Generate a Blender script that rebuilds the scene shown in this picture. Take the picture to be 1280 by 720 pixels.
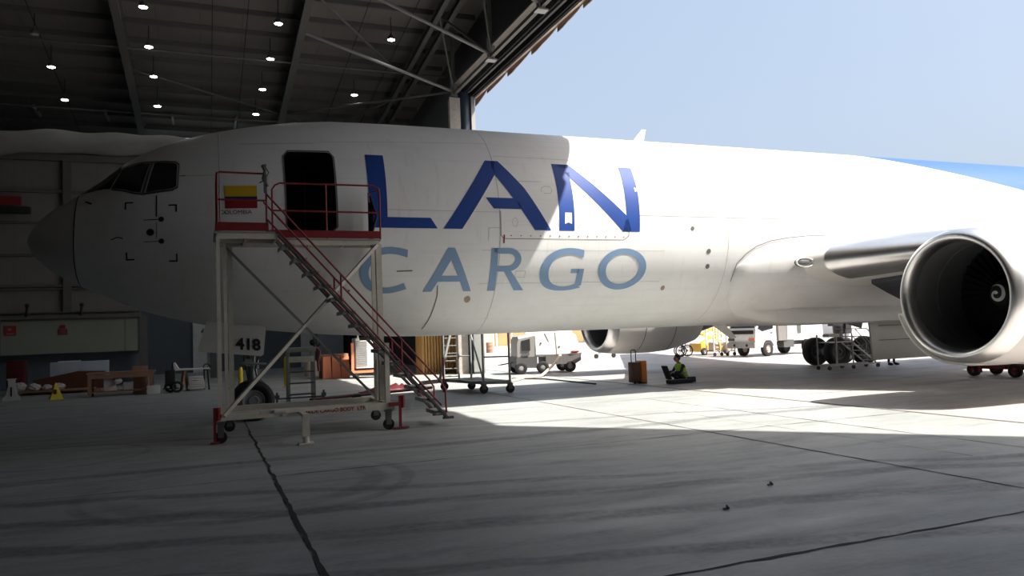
import bpy, bmesh, math, random
from mathutils import Vector, Matrix
random.seed(7)
for o in list(bpy.data.objects): bpy.data.objects.remove(o)
SC = bpy.context.scene
COL = SC.collection
PI = math.pi

# ------------------------------------------------------------------ camera, sky, sun, exposure
CAM = Vector((3.5778, -19.1605, 1.8663)); YAW, PITCH, ROLL, FPX = 0.3827, 0.0561, -0.0374, 952.99
fwd = Vector((math.sin(YAW)*math.cos(PITCH), math.cos(YAW)*math.cos(PITCH), math.sin(PITCH)))
rt0 = Vector((math.cos(YAW), -math.sin(YAW), 0)); up0 = rt0.cross(fwd)
RT = rt0*math.cos(ROLL) + up0*math.sin(ROLL); UP = -rt0*math.sin(ROLL) + up0*math.cos(ROLL)
cd = bpy.data.cameras.new('camera'); cam = bpy.data.objects.new('camera', cd); COL.objects.link(cam)
cd.sensor_width = 36; cd.lens = 36*FPX/1280; cd.clip_end = 2000
m = Matrix((RT, UP, -fwd)).transposed().to_4x4(); m.translation = CAM; cam.matrix_world = m
SC.camera = cam
SC.view_settings.view_transform = 'Standard'; SC.view_settings.look = 'None'
SC.view_settings.exposure = 0.76; SC.view_settings.gamma = 1.0; SC.view_settings.use_curve_mapping = False

SUN_DIR = Vector((0.515, -0.50, 1.0)).normalized()      # towards the sun
world = bpy.data.worlds.new('sky'); SC.world = world; world.use_nodes = True
wn = world.node_tree; wn.nodes.clear()
wo = wn.nodes.new('ShaderNodeOutputWorld'); wb = wn.nodes.new('ShaderNodeBackground')
ws = wn.nodes.new('ShaderNodeTexSky'); ws.sky_type = 'NISHITA'; ws.sun_disc = False
ws.sun_elevation = math.asin(SUN_DIR.z); ws.sun_rotation = math.atan2(SUN_DIR.x, SUN_DIR.y)
ws.air_density = 1.0; ws.dust_density = 7.0; ws.ozone_density = 1.5; ws.altitude = 0
wm_ = wn.nodes.new('ShaderNodeMix'); wm_.data_type = 'RGBA'; wm_.inputs[0].default_value = 0.42; wm_.inputs[7].default_value = (3.6, 4.3, 5.2, 1)
wn.links.new(ws.outputs[0], wm_.inputs[6]); wn.links.new(wm_.outputs[2], wb.inputs[0]); wn.links.new(wb.outputs[0], wo.inputs[0])
wb.inputs[1].default_value = 0.131
sl = bpy.data.lights.new('sun', 'SUN'); sl.energy = 6.5; sl.angle = math.radians(0.6); sl.color = (1.0, 0.95, 0.87)
so = bpy.data.objects.new('sun', sl); COL.objects.link(so); so.location = (30, -30, 60)
so.rotation_euler = SUN_DIR.to_track_quat('Z', 'Y').to_euler()

# ------------------------------------------------------------------ measuring helpers (survey of the place from the photo)
def ray(u, v): return fwd + RT*((u-640)/FPX) - UP*((v-360)/FPX)
def gp(u, v, z=0.0):
    q = ray(u, v); return CAM + q*((z-CAM.z)/q.z)
def py(u, v, Y):
    q = ray(u, v); return CAM + q*((Y-CAM.y)/q.y)

# ------------------------------------------------------------------ materials
def nt(name):
    m = bpy.data.materials.new(name); m.use_nodes = True
    return m, m.node_tree.nodes, m.node_tree.links, m.node_tree.nodes['Principled BSDF']
def mat(name, rgb, rough=0.5, metal=0.0, var=0.12, scale=3.0, bump=0.0, emit=None, spec=0.5, bscale=30):
    m, N, L, b = nt(name)
    tc = N.new('ShaderNodeTexCoord'); no = N.new('ShaderNodeTexNoise'); no.inputs['Scale'].default_value = scale; no.inputs['Detail'].default_value = 6
    L.new(tc.outputs['Object'], no.inputs['Vector'])
    mx = N.new('ShaderNodeMix'); mx.data_type = 'RGBA'
    L.new(no.outputs[0], mx.inputs[0])
    mx.inputs[6].default_value = (*[c*(1-var) for c in rgb], 1); mx.inputs[7].default_value = (*[min(1, c*(1+var)) for c in rgb], 1)
    L.new(mx.outputs[2], b.inputs['Base Color'])
    b.inputs['Roughness'].default_value = rough; b.inputs['Metallic'].default_value = metal
    b.inputs['Specular IOR Level'].default_value = spec
    if bump:
        n2 = N.new('ShaderNodeTexNoise'); n2.inputs['Scale'].default_value = bscale; L.new(tc.outputs['Object'], n2.inputs['Vector'])
        bp = N.new('ShaderNodeBump'); bp.inputs['Strength'].default_value = bump; bp.inputs['Distance'].default_value = 0.02
        L.new(n2.outputs[0], bp.inputs['Height']); L.new(bp.outputs[0], b.inputs['Normal'])
    if emit:
        b.inputs['Emission Color'].default_value = (*emit[0], 1); b.inputs['Emission Strength'].default_value = emit[1]
    return m
class G:   # tiny node-graph helper
    def __init__(s, N, L): s.N, s.L = N, L
    def set(s, sock, v):
        if hasattr(v, 'is_linked') or hasattr(v, 'links'): s.L.new(v, sock)
        else: sock.default_value = v
    def math(s, op, a, b=None, clamp=False):
        n = s.N.new('ShaderNodeMath'); n.operation = op; n.use_clamp = clamp; s.set(n.inputs[0], a)
        if b is not None: s.set(n.inputs[1], b)
        return n.outputs[0]
    def noise(s, vec, scale, detail=6, rough=0.55, st=(1, 1, 1)):
        mp = s.N.new('ShaderNodeMapping'); mp.inputs['Scale'].default_value = st; s.L.new(vec, mp.inputs[0])
        n = s.N.new('ShaderNodeTexNoise'); n.inputs['Scale'].default_value = scale; n.inputs['Detail'].default_value = detail
        n.inputs['Roughness'].default_value = rough; s.L.new(mp.outputs[0], n.inputs['Vector']); return n.outputs[0]
    def range(s, v, a, b, c=0.0, d=1.0):
        n = s.N.new('ShaderNodeMapRange'); n.inputs[1].default_value = a; n.inputs[2].default_value = b; n.inputs[3].default_value = c; n.inputs[4].default_value = d
        s.set(n.inputs[0], v); return n.outputs[0]
    def mix(s, f, a, b):
        n = s.N.new('ShaderNodeMix'); n.data_type = 'RGBA'; s.set(n.inputs[0], f)
        s.set(n.inputs[6], a if hasattr(a, 'links') else (*a, 1)); s.set(n.inputs[7], b if hasattr(b, 'links') else (*b, 1)); return n.outputs[2]

def concrete(name, base, dark, tyre=True):
    m, N, L, b = nt(name); g = G(N, L)
    ge = N.new('ShaderNodeNewGeometry'); P = ge.outputs['Position']
    sp = N.new('ShaderNodeSeparateXYZ'); L.new(P, sp.inputs[0]); X, Y = sp.outputs[0], sp.outputs[1]
    n1 = g.noise(P, 0.22, 8, 0.6); n2 = g.noise(P, 1.1, 8, 0.7, (0.35, 1.6, 1)); n3 = g.noise(P, 14, 5, 0.7); n4 = g.noise(P, 4.5, 8, 0.8, (0.3, 1.6, 1))
    c = g.mix(g.range(n1, 0.35, 0.68), base, [k*0.72 for k in base])
    c = g.mix(g.math('MULTIPLY', g.range(n2, 0.5, 0.72), 0.45), c, dark)
    c = g.mix(g.math('MULTIPLY', g.range(n4, 0.56, 0.7), 0.35), c, [k*0.55 for k in base])
    c = g.mix(g.math('MULTIPLY', g.range(n3, 0.45, 0.75), 0.25), c, [min(1, k*1.25) for k in base])
    n5 = g.noise(P, 7.0, 10, 0.85, (0.22, 1.0, 1)); n6 = g.noise(P, 0.6, 10, 0.75, (1, 1.4, 1))
    c = g.mix(g.math('MULTIPLY', g.range(n5, 0.52, 0.60), 0.30), c, [k*0.6 for k in base])
    c = g.mix(g.math('MULTIPLY', g.range(n6, 0.50, 0.62), 0.28), c, [min(1, k*1.3) for k in base])
    if tyre:
        wob = g.math('MULTIPLY', g.math('SUBTRACT', g.noise(P, 0.25, 3), 0.5), 1.2)
        tread = g.range(g.noise(P, 9, 2, 0.5, (1.2, 1.2, 1)), 0.3, 0.7, 0.45, 1)
        for (sx, c0, w) in TYRES:
            # line Y = c0 + sx*(X-8)
            d = g.math('ABSOLUTE', g.math('SUBTRACT', g.math('ADD', Y, wob), g.math('ADD', g.math('MULTIPLY', g.math('SUBTRACT', X, 8.0), sx), c0)))
            k = g.math('MULTIPLY', g.math('MULTIPLY', g.range(d, w, w*0.55, 0, 0.75), tread), g.range(n2, 0.25, 0.5))
            c = g.mix(k, c, dark)
        for (cx, cy, r, w) in RINGS:
            dx = g.math('SUBTRACT', X, cx); dy = g.math('SUBTRACT', Y, cy)
            rr = g.math('SQRT', g.math('ADD', g.math('MULTIPLY', dx, dx), g.math('MULTIPLY', dy, dy)))
            d = g.math('ABSOLUTE', g.math('SUBTRACT', rr, r))
            k = g.math('MULTIPLY', g.math('MULTIPLY', g.range(d, w, w*0.5, 0, 0.55), tread), g.range(n1, 0.4, 0.55))
            c = g.mix(k, c, dark)
    L.new(c, b.inputs['Base Color'])
    L.new(g.range(n2, 0.3, 0.7, 0.42, 0.72), b.inputs['Roughness']); b.inputs['Specular IOR Level'].default_value = 0.35
    bp = N.new('ShaderNodeBump'); bp.inputs['Strength'].default_value = 0.25; bp.inputs['Distance'].default_value = 0.01
    L.new(g.noise(P, 20, 6, 0.7), bp.inputs['Height']); L.new(bp.outputs[0], b.inputs['Normal'])
    return m
TYRES = [(-0.27, -11.25, 0.22), (-0.27, -12.5, 0.24), (-0.33, -10.4, 0.16), (-0.26, -13.9, 0.16), (0.02, -6.6, 0.2), (-0.25, -4.2, 0.12)]
RINGS = [(4.1, -8.6, 1.55, 0.22), (4.1, -8.6, 2.0, 0.12), (2.6, -14.6, 2.2, 0.05), (2.6, -14.6, 2.3, 0.03), (2.6, -14.6, 2.42, 0.03), (1.2, -4.0, 1.4, 0.08)]
M = {}
M['floor'] = concrete('hangar_concrete', (0.355, 0.372, 0.365), (0.10, 0.105, 0.11))
M['apron'] = concrete('apron_concrete', (0.43, 0.405, 0.39), (0.18, 0.17, 0.165), tyre=False)
M['joint'] = mat('joint_sealant', (0.018, 0.018, 0.018), 0.9)

def corrugated(name, rgb, rough, axis, period, strength=0.6, var=0.15):
    m, N, L, b = nt(name); g = G(N, L)
    ge = N.new('ShaderNodeNewGeometry'); sp = N.new('ShaderNodeSeparateXYZ'); L.new(ge.outputs['Position'], sp.inputs[0])
    t = g.math('FRACT', g.math('DIVIDE', sp.outputs[axis], period))
    h = g.math('GREATER_THAN', t, 0.78)
    t2 = g.math('FRACT', g.math('DIVIDE', sp.outputs[axis], period*5))
    seam = g.math('LESS_THAN', t2, 0.012)
    n = g.noise(ge.outputs['Position'], 0.8, 6, 0.6)
    c = g.mix(n, [k*(1-var) for k in rgb], [k*(1+var) for k in rgb])
    c = g.mix(g.math('MULTIPLY', seam, 0.6), c, [k*0.3 for k in rgb])
    L.new(c, b.inputs['Base Color']); b.inputs['Roughness'].default_value = rough
    bp = N.new('ShaderNodeBump'); bp.inputs['Strength'].default_value = strength; bp.inputs['Distance'].default_value = 0.04
    L.new(h, bp.inputs['Height']); L.new(bp.outputs[0], b.inputs['Normal'])
    return m
M['roof'] = corrugated('roof_sheeting', (0.17, 0.152, 0.14), 0.6, 0, 0.35)
M['wallsheet'] = corrugated('wall_sheeting', (0.20, 0.185, 0.175), 0.65, 0, 0.22)
M['walllow'] = corrugated('wall_sheeting_lower', (0.25, 0.27, 0.225), 0.65, 0, 1.0, 0.2)
M['darksheet'] = corrugated('dark_cladding', (0.05, 0.05, 0.05), 0.7, 0, 0.22)
M['gable'] = corrugated('gable_sheeting', (0.10, 0.10, 0.105), 0.6, 1, 0.3)
M['steel'] = mat('painted_steel_beam', (0.12, 0.115, 0.11), 0.6)
M['steel_light'] = mat('galvanised_steel', (0.35, 0.34, 0.33), 0.5, 0.3)
M['soffit'] = mat('soffit_strip', (0.42, 0.38, 0.34), 0.6, 0, 0.3, 8)
M['flashing'] = mat('torn_flashing', (0.33, 0.22, 0.17), 0.7, 0, 0.3, 5)
M['edge'] = mat('eave_edge', (0.62, 0.52, 0.44), 0.6)
M['black'] = mat('black_rubber', (0.012, 0.012, 0.013), 0.75, 0, 0.2, 12)
M['tyre'] = mat('tyre_rubber', (0.014, 0.014, 0.016), 0.7, 0, 0.25, 8)
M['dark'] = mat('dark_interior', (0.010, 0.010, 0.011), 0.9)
M['white'] = mat('white_paint', (0.78, 0.78, 0.76), 0.4)
M['offwhite'] = mat('off_white_panel', (0.62, 0.62, 0.60), 0.55)
M['red'] = mat('red_paint', (0.22, 0.02, 0.025), 0.45, 0, 0.25, 9)
M['redbright'] = mat('bright_red', (0.32, 0.03, 0.03), 0.5)
M['cream'] = mat('cream_steel_paint', (0.60, 0.57, 0.49), 0.5, 0, 0.18, 9, 0.05)
M['greysteel'] = mat('grey_steel_paint', (0.30, 0.31, 0.30), 0.5, 0.2)
M['stringer'] = mat('dark_grey_stringer', (0.085, 0.085, 0.078), 0.6)
M['orange'] = mat('orange_plastic', (0.72, 0.24, 0.12), 0.55)
M['orangebox'] = mat('orange_case', (0.62, 0.20, 0.025), 0.5)
M['brown'] = mat('brown_case', (0.10, 0.035, 0.02), 0.55)
M['wood'] = mat('worn_timber', (0.30, 0.17, 0.11), 0.7, 0, 0.3, 14)
M['plywood'] = mat('plywood_panel', (0.46, 0.25, 0.08), 0.65, 0, 0.2, 10)
M['yellow'] = mat('yellow_plastic', (0.70, 0.55, 0.03), 0.5)
M['liftyellow'] = mat('lift_yellow', (0.80, 0.45, 0.06), 0.5)
M['vest'] = mat('hi_vis_vest', (0.42, 0.72, 0.08), 0.7)
M['navy'] = mat('navy_cloth', (0.02, 0.025, 0.05), 0.8)
M['skin'] = mat('skin', (0.33, 0.18, 0.12), 0.6)
M['hair'] = mat('dark_hair', (0.02, 0.015, 0.012), 0.7)
M['glass'] = mat('dark_glass', (0.008, 0.009, 0.011), 0.08, 0, 0.1, 2, spec=0.6)
M['lens'] = mat('clear_lens', (0.12, 0.12, 0.12), 0.08, 0.2)
M['blue'] = mat('lettering_blue', (0.010, 0.050, 0.25), 0.55, 0, 0.15, 1.5, spec=0.3)
M['paleblue'] = mat('lettering_pale_blue', (0.20, 0.31, 0.48), 0.5, 0, 0.10, 2.5, spec=0.3)
M['alu'] = mat('polished_aluminium', (0.80, 0.80, 0.79), 0.33, 1.0, 0.12, 2, 0.03, bscale=4)
M['seam'] = mat('dark_seam', (0.13, 0.125, 0.12), 0.7)  # flat dark colour for seams, ports and streaks
M['seamlight'] = mat('faint_seam', (0.40, 0.39, 0.37), 0.6)
M['inkblack'] = mat('black_marking', (0.012, 0.012, 0.012), 0.6)
M['nacelle'] = mat('nacelle_grey_white', (0.70, 0.68, 0.65), 0.38, 0, 0.06, 1.2)
M['geargrey'] = mat('gear_grey', (0.32, 0.33, 0.34), 0.4, 0.3)
M['doorgrey'] = mat('gear_door_grey', (0.55, 0.54, 0.51), 0.5)
M['fan'] = mat('fan_blade_metal', (0.02, 0.02, 0.025), 0.45, 0.4)
M['duct'] = mat('inlet_liner', (0.10, 0.10, 0.105), 0.5, 0.0)
M['fabric'] = mat('dust_grey_fabric', (0.27, 0.255, 0.24), 0.9, 0, 0.15, 2, 0.3, bscale=3)
M['slate'] = mat('slate_wall_paint', (0.14, 0.17, 0.20), 0.6)
M['bluegrey'] = mat('blue_grey_panel', (0.42, 0.50, 0.57), 0.6)
M['palepanel'] = mat('pale_blue_panel', (0.85, 0.88, 0.90), 0.6)
M['beigewall'] = mat('sand_render', (0.66, 0.50, 0.34), 0.8, 0, 0.1, 1)
M['tan'] = mat('tan_panel', (0.45, 0.26, 0.12), 0.8)
M['whitewall'] = mat('whitewashed_wall', (0.78, 0.74, 0.68), 0.8)
M['mauve'] = mat('dark_blue_pipe', (0.02, 0.03, 0.05), 0.4)
M['flagyellow'] = mat('flag_yellow', (0.62, 0.42, 0.02), 0.5)
M['flagblue'] = mat('flag_blue', (0.02, 0.02, 0.13), 0.5)
M['flagred'] = mat('flag_red', (0.30, 0.012, 0.02), 0.5)
M['lampon'] = mat('lamp_diffuser_lit', (0.9, 0.9, 0.9), 0.5, emit=((0.95, 1.0, 0.95), 22))
M['navygrey'] = mat('dark_underside_paint', (0.05, 0.052, 0.065), 0.5)
M['maroon'] = mat('maroon_enamel', (0.10, 0.012, 0.016), 0.45)
M['lampoff'] = mat('lamp_diffuser_unlit', (0.45, 0.45, 0.45), 0.4)
M['hose'] = mat('sand_hose', (0.62, 0.50, 0.40), 0.8)
M['darkgrey'] = mat('dark_grey_panel', (0.10, 0.10, 0.10), 0.6)
M['cage'] = mat('pale_metal_mesh', (0.62, 0.58, 0.52), 0.6)
M['paper'] = mat('pale_scrap', (0.5, 0.48, 0.47), 0.8, 0, 0.3, 10)

def fuselage_paint():
    m, N, L, b = nt('aircraft_white_paint'); g = G(N, L)
    ge = N.new('ShaderNodeNewGeometry'); P = ge.outputs['Position']
    sp = N.new('ShaderNodeSeparateXYZ'); L.new(P, sp.inputs[0]); X, Z = sp.outputs[0], sp.outputs[2]
    n = g.noise(P, 0.9, 7, 0.6, (1, 1, 2)); n2 = g.noise(P, 3.0, 7, 0.7, (2.5, 1, 0.35)); n3 = g.noise(P, 2.0, 5, 0.6, (0.15, 1, 6))
    c = g.mix(g.range(n, 0.3, 0.75), (0.80, 0.81, 0.81), (0.75, 0.755, 0.75))
    c = g.mix(g.math('MULTIPLY', g.range(n2, 0.55, 0.75), 0.35), c, (0.55, 0.50, 0.45))
    c = g.mix(g.math('MULTIPLY', g.range(n3, 0.55, 0.7), 0.25), c, (0.60, 0.57, 0.53))
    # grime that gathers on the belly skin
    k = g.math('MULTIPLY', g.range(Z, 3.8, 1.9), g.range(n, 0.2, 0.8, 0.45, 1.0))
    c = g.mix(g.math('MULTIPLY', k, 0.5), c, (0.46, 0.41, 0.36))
    # blue livery sweep on the rear body
    f = g.math('SUBTRACT', g.math('SUBTRACT', X, 23.74), g.math('MULTIPLY', g.math('SUBTRACT', 6.93, Z), 5.0))
    c = g.mix(g.math('GREATER_THAN', f, 0.0), c, (0.03, 0.10, 0.29))
    L.new(c, b.inputs['Base Color']); b.inputs['Roughness'].default_value = 0.38; b.inputs['Specular IOR Level'].default_value = 0.4
    bp = N.new('ShaderNodeBump'); bp.inputs['Strength'].default_value = 0.12; bp.inputs['Distance'].default_value = 0.02
    L.new(g.noise(P, 1.6, 3, 0.5), bp.inputs['Height']); L.new(bp.outputs[0], b.inputs['Normal'])
    return m
M['skinpaint'] = fuselage_paint()
M['radome'] = mat('radome_paint', (0.60, 0.60, 0.57), 0.28, 0, 0.05, 1.5)

# ------------------------------------------------------------------ mesh helpers
class MB:
    def __init__(s): s.bm = bmesh.new()
    def box(s, c, d, rot=None, bev=0.0):
        mt = Matrix.Translation(c)
        if rot is not None: mt = mt @ (rot.to_4x4() if isinstance(rot, Matrix) else Matrix.Rotation(rot, 4, 'Z'))
        r = bmesh.ops.create_cube(s.bm, size=1, matrix=mt @ Matrix.Diagonal((*d, 1)))
        if bev:
            es = list({e for v in r['verts'] for e in v.link_edges})
            bmesh.ops.bevel(s.bm, geom=es, offset=bev, segments=2, affect='EDGES', profile=0.6)
        return s
    def beam(s, p, q, w, h=None, upv=(0, 0, 1)):
        p, q = Vector(p), Vector(q); d = q-p; L = d.length
        if L < 1e-5: return s
        z = d/L; x = Vector(upv).cross(z)
        if x.length < 1e-3: x = Vector((1, 0, 0))
        x.normalize(); y = z.cross(x)
        mt = Matrix((x, y, z)).transposed().to_4x4(); mt.translation = (p+q)/2
        bmesh.ops.create_cube(s.bm, size=1, matrix=mt @ Matrix.Diagonal((w, h or w, L, 1))); return s
    def ibeam(s, p, q, w, h, t=0.03):
        p, q = Vector(p), Vector(q); d = (q-p).normalized(); x = Vector((0, 0, 1)).cross(d).normalized(); y = d.cross(x)
        if y.z < 0: y = -y
        s.beam(p+y*(h/2-t/2), q+y*(h/2-t/2), w, t); s.beam(p-y*(h/2-t/2), q-y*(h/2-t/2), w, t); s.beam(p, q, t, h-2*t); return s
    def tube(s, p, q, r, r2=None, n=12, caps=True):
        p, q = Vector(p), Vector(q); d = q-p; L = d.length
        if L < 1e-5: return s
        mt = d.to_track_quat('Z', 'Y').to_matrix().to_4x4(); mt.translation = (p+q)/2
        bmesh.ops.create_cone(s.bm, cap_ends=caps, segments=n, radius1=r, radius2=r if r2 is None else r2, depth=L, matrix=mt); return s
    def path(s, pts, r, n=10):
        pts = [Vector(p) for p in pts]; rings = []
        for i, p in enumerate(pts):
            a = pts[max(i-1, 0)]; b = pts[min(i+1, len(pts)-1)]; d = (b-a).normalized()
            x = d.cross(Vector((0, 0, 1))) if abs(d.z) < 0.95 else d.cross(Vector((0, 1, 0)))
            x.normalize(); y = d.cross(x)
            if rings and 'px' in s.__dict__:
                x = (s.px - d*s.px.dot(d)).normalized(); y = d.cross(x)
            s.px = x
            rings.append([s.bm.verts.new(p + x*math.cos(2*PI*k/n)*r + y*math.sin(2*PI*k/n)*r) for k in range(n)])
        if 'px' in s.__dict__: del s.px
        for a, b in zip(rings, rings[1:]):
            for k in range(n): s.bm.faces.new((a[k], a[(k+1) % n], b[(k+1) % n], b[k]))
        s.bm.faces.new(rings[0][::-1]); s.bm.faces.new(rings[-1]); return s
    def sphere(s, c, r, sc=(1, 1, 1), n=16):
        bmesh.ops.create_uvsphere(s.bm, u_segments=n, v_segments=n//2+2, radius=r, matrix=Matrix.Translation(c) @ Matrix.Diagonal((*sc, 1))); return s
    def torus(s, c, axis, R, r, n=28, k=10):
        q = Vector(axis).to_track_quat('Z', 'Y').to_matrix(); c = Vector(c); g = []
        for i in range(n):
            a = 2*PI*i/n; g.append([s.bm.verts.new(c + q @ Vector(((R+r*math.cos(2*PI*j/k))*math.cos(a), (R+r*math.cos(2*PI*j/k))*math.sin(a), r*math.sin(2*PI*j/k)))) for j in range(k)])
        for i in range(n):
            for j in range(k): s.bm.faces.new((g[i][j], g[(i+1) % n][j], g[(i+1) % n][(j+1) % k], g[i][(j+1) % k]))
        return s
    def lathe(s, prof, c, axis=(1, 0, 0), n=48, a0=0, a1=2*PI):
        q = Vector(axis).to_track_quat('Z', 'Y').to_matrix(); c = Vector(c); g = []; full = abs(a1-a0-2*PI) < 1e-4
        cnt = n if full else n+1
        for (h, r) in prof:
            g.append([s.bm.verts.new(c + q @ Vector((r*math.cos(a0+(a1-a0)*j/n), r*math.sin(a0+(a1-a0)*j/n), h))) for j in range(cnt)])
        for a, b in zip(g, g[1:]):
            for j in range(n): s.bm.faces.new((a[j], a[(j+1) % cnt], b[(j+1) % cnt], b[j]))
        return s
    def loft(s, rings, closed=True, caps=True):
        g = [[s.bm.verts.new(p) for p in r] for r in rings]; n = len(g[0])
        for a, b in zip(g, g[1:]):
            for j in range(n if closed else n-1): s.bm.faces.new((a[j], a[(j+1) % n], b[(j+1) % n], b[j]))
        if caps: s.bm.faces.new(g[0][::-1]); s.bm.faces.new(g[-1])
        return s
    def prism(s, pts, ext):
        ext = Vector(ext); a = [s.bm.verts.new(p) for p in pts]; b = [s.bm.verts.new(Vector(p)+ext) for p in pts]; n = len(pts)
        s.bm.faces.new(a); s.bm.faces.new(b[::-1])
        for j in range(n): s.bm.faces.new((a[j], b[j], b[(j+1) % n], a[(j+1) % n]))
        return s
    def build(s, name, mt, parent=None, smooth=True, solid=0, kind=None, recalc=True, angle=35):
        if recalc: bmesh.ops.recalc_face_normals(s.bm, faces=s.bm.faces)
        me = bpy.data.meshes.new(name); s.bm.to_mesh(me); s.bm.free()
        if smooth:
            me.polygons.foreach_set('use_smooth', [True]*len(me.polygons)); me.set_sharp_from_angle(angle=math.radians(angle))
        for k in (mt if isinstance(mt, list) else [mt]): me.materials.append(M[k] if isinstance(k, str) else k)
        o = bpy.data.objects.new(name, me); COL.objects.link(o)
        if parent:
            o.parent = parent
            o.matrix_parent_inverse = parent_inv(parent)
        if solid:
            md = o.modifiers.new('solid', 'SOLIDIFY'); md.thickness = solid; md.offset = 0
        if kind: o['kind'] = kind
        return o
def wm(o):
    m = Matrix.LocRotScale(o.location, o.rotation_euler, o.scale)
    return (wm(o.parent) @ o.matrix_parent_inverse @ m) if o.parent else m
def parent_inv(p): return wm(p).inverted()
def thing(name, label, cat, loc=(0, 0, 0), group=None, rz=0):
    o = bpy.data.objects.new(name, None); COL.objects.link(o); o.location = loc; o.rotation_euler = (0, 0, rz); o.empty_display_size = 0.2
    return tag(o, label, cat, group)
def tag(o, label, cat, group=None):
    o['label'] = label; o['category'] = cat; o['kind'] = 'thing'
    if group: o['group'] = group
    return o
def copy_tree(o, parent=None):
    c = o.copy(); COL.objects.link(c)
    if parent: c.parent = parent
    for ch in list(o.children): copy_tree(ch, c)
    return c
def lab(o, t): o['label'] = t; return o
def text_mesh(txt, size, bold=0.0, ext=0.0):
    cu = bpy.data.curves.new('txt', 'FONT'); cu.body = txt; cu.size = size; cu.offset = bold; cu.extrude = ext; cu.resolution_u = 4
    ob = bpy.data.objects.new('txt', cu); COL.objects.link(ob); bpy.context.view_layer.update()
    me = bpy.data.meshes.new_from_object(ob.evaluated_get(bpy.context.evaluated_depsgraph_get()))
    bpy.data.objects.remove(ob); bpy.data.curves.remove(cu); return me

# ------------------------------------------------------------------ the setting
RIDGE_Y = -2.0
def roof_z(Y): return 17.7-0.115*Y if Y > RIDGE_Y else 17.7-0.115*RIDGE_Y+0.115*(Y-RIDGE_Y)
def low_z(Y): return roof_z(Y)-1.0
HX = 15.2                      # line of the hangar mouth
b = MB(); b.box((3, 0.8, -0.1), (40, 68, 0.2)); 
fl = b.build('floor', 'floor', kind='structure'); 
# floor: trim the hangar slab to the mouth line by building it exactly
bpy.data.objects.remove(fl)
b = MB(); b.prism([(-14, -34, 0), (16.3, -34, 0), (16.3, 33, 0), (-14, 33, 0)], (0, 0, -0.2)); b.build('floor', 'floor', kind='structure')
b = MB(); b.prism([(16.32, -34, -0.004), (120, -60, -0.004), (260, 260, -0.004), (-60, 260, -0.004), (-60, 33.02, -0.004), (16.32, 33.02, -0.004)], (0, 0, -0.2)); b.build('ground', 'apron', kind='structure')
# slab joints: sealant strips, some gaping
def strip(b, pts, w, z=0.004, jit=0.0):
    L = []; R_ = []
    n = len(pts)
    for i, p in enumerate(pts):
        p = Vector((p[0], p[1], z)); a = Vector((*pts[max(i-1, 0)][:2], z)); c = Vector((*pts[min(i+1, n-1)][:2], z))
        d = (c-a).normalized(); nn = Vector((-d.y, d.x, 0)); ww = w*(1+random.uniform(-jit, jit))/2
        L.append(b.bm.verts.new(p+nn*ww)); R_.append(b.bm.verts.new(p-nn*ww))
    for i in range(n-1): b.bm.faces.new((L[i], R_[i], R_[i+1], L[i+1]))
def jline(x0, y0, x1, y1, step=0.25, wob=0.015):
    n = max(2, int(math.hypot(x1-x0, y1-y0)/step)); o = []
    for i in range(n+1):
        t = i/n; o.append((x0+(x1-x0)*t+random.uniform(-wob, wob), y0+(y1-y0)*t+random.uniform(-wob, wob)))
    return o
b = MB()
strip(b, jline(4.37, -2.2, 4.40, -8.2, 0.2, 0.018), 0.042, jit=0.35); strip(b, jline(4.40, -8.2, 4.42, -13.0, 0.16, 0.010), 0.05, jit=0.3); strip(b, jline(4.42, -13, 4.43, -19.0, 0.2, 0.01), 0.07, jit=0.5)
for y in (-14.2,): strip(b, jline(4.42, y, 16.3, y, 0.2, 0.012), 0.035, jit=0.6)
strip(b, jline(-10, -8.15, 16.3, -8.12, 0.25, 0.012), 0.018, jit=0.6)
strip(b, jline(11.58, 3.0, 11.6, -19, 0.25, 0.012), 0.03, jit=0.5)
strip(b, jline(-10, -2.1, 16.3, -2.1, 0.3, 0.01), 0.012, jit=0.5); strip(b, jline(-2.8, 18, -2.8, -19, 0.3, 0.01), 0.02, jit=0.5)
strip(b, jline(14.0, -2, 14.0, -19, 0.3, 0.006), 0.02, jit=0.5); strip(b, jline(12.9, -5, 12.9, -12, 0.3, 0.01), 0.010, jit=0.8)
strip(b, jline(4.38, -2.2, 4.38, 20, 0.4, 0.01), 0.02, jit=0.5); strip(b, jline(-10, 3.9, 16.3, 3.9, 0.3, 0.01), 0.012); strip(b, jline(-10, 10, 16.3, 10, 0.3, 0.01), 0.02)
b.build('trim_1', 'joint', kind='structure', smooth=False)
b = MB(); b.box((16.31, -0.5, 0.0), (0.09, 67, 0.012)); b.build('trim_2', 'seam', kind='structure')
b = MB()
for x in (23.5, 31, 38.5, 46): strip(b, jline(x, -30, x, 60, 1, 0.01), 0.03, 0.001)
for y in (-20, -12, -4, 4, 12, 20, 30): strip(b, jline(16.4, y, 60, y, 1, 0.01), 0.03, 0.001)
b.build('trim_3', 'seam', kind='structure', smooth=False)

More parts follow.
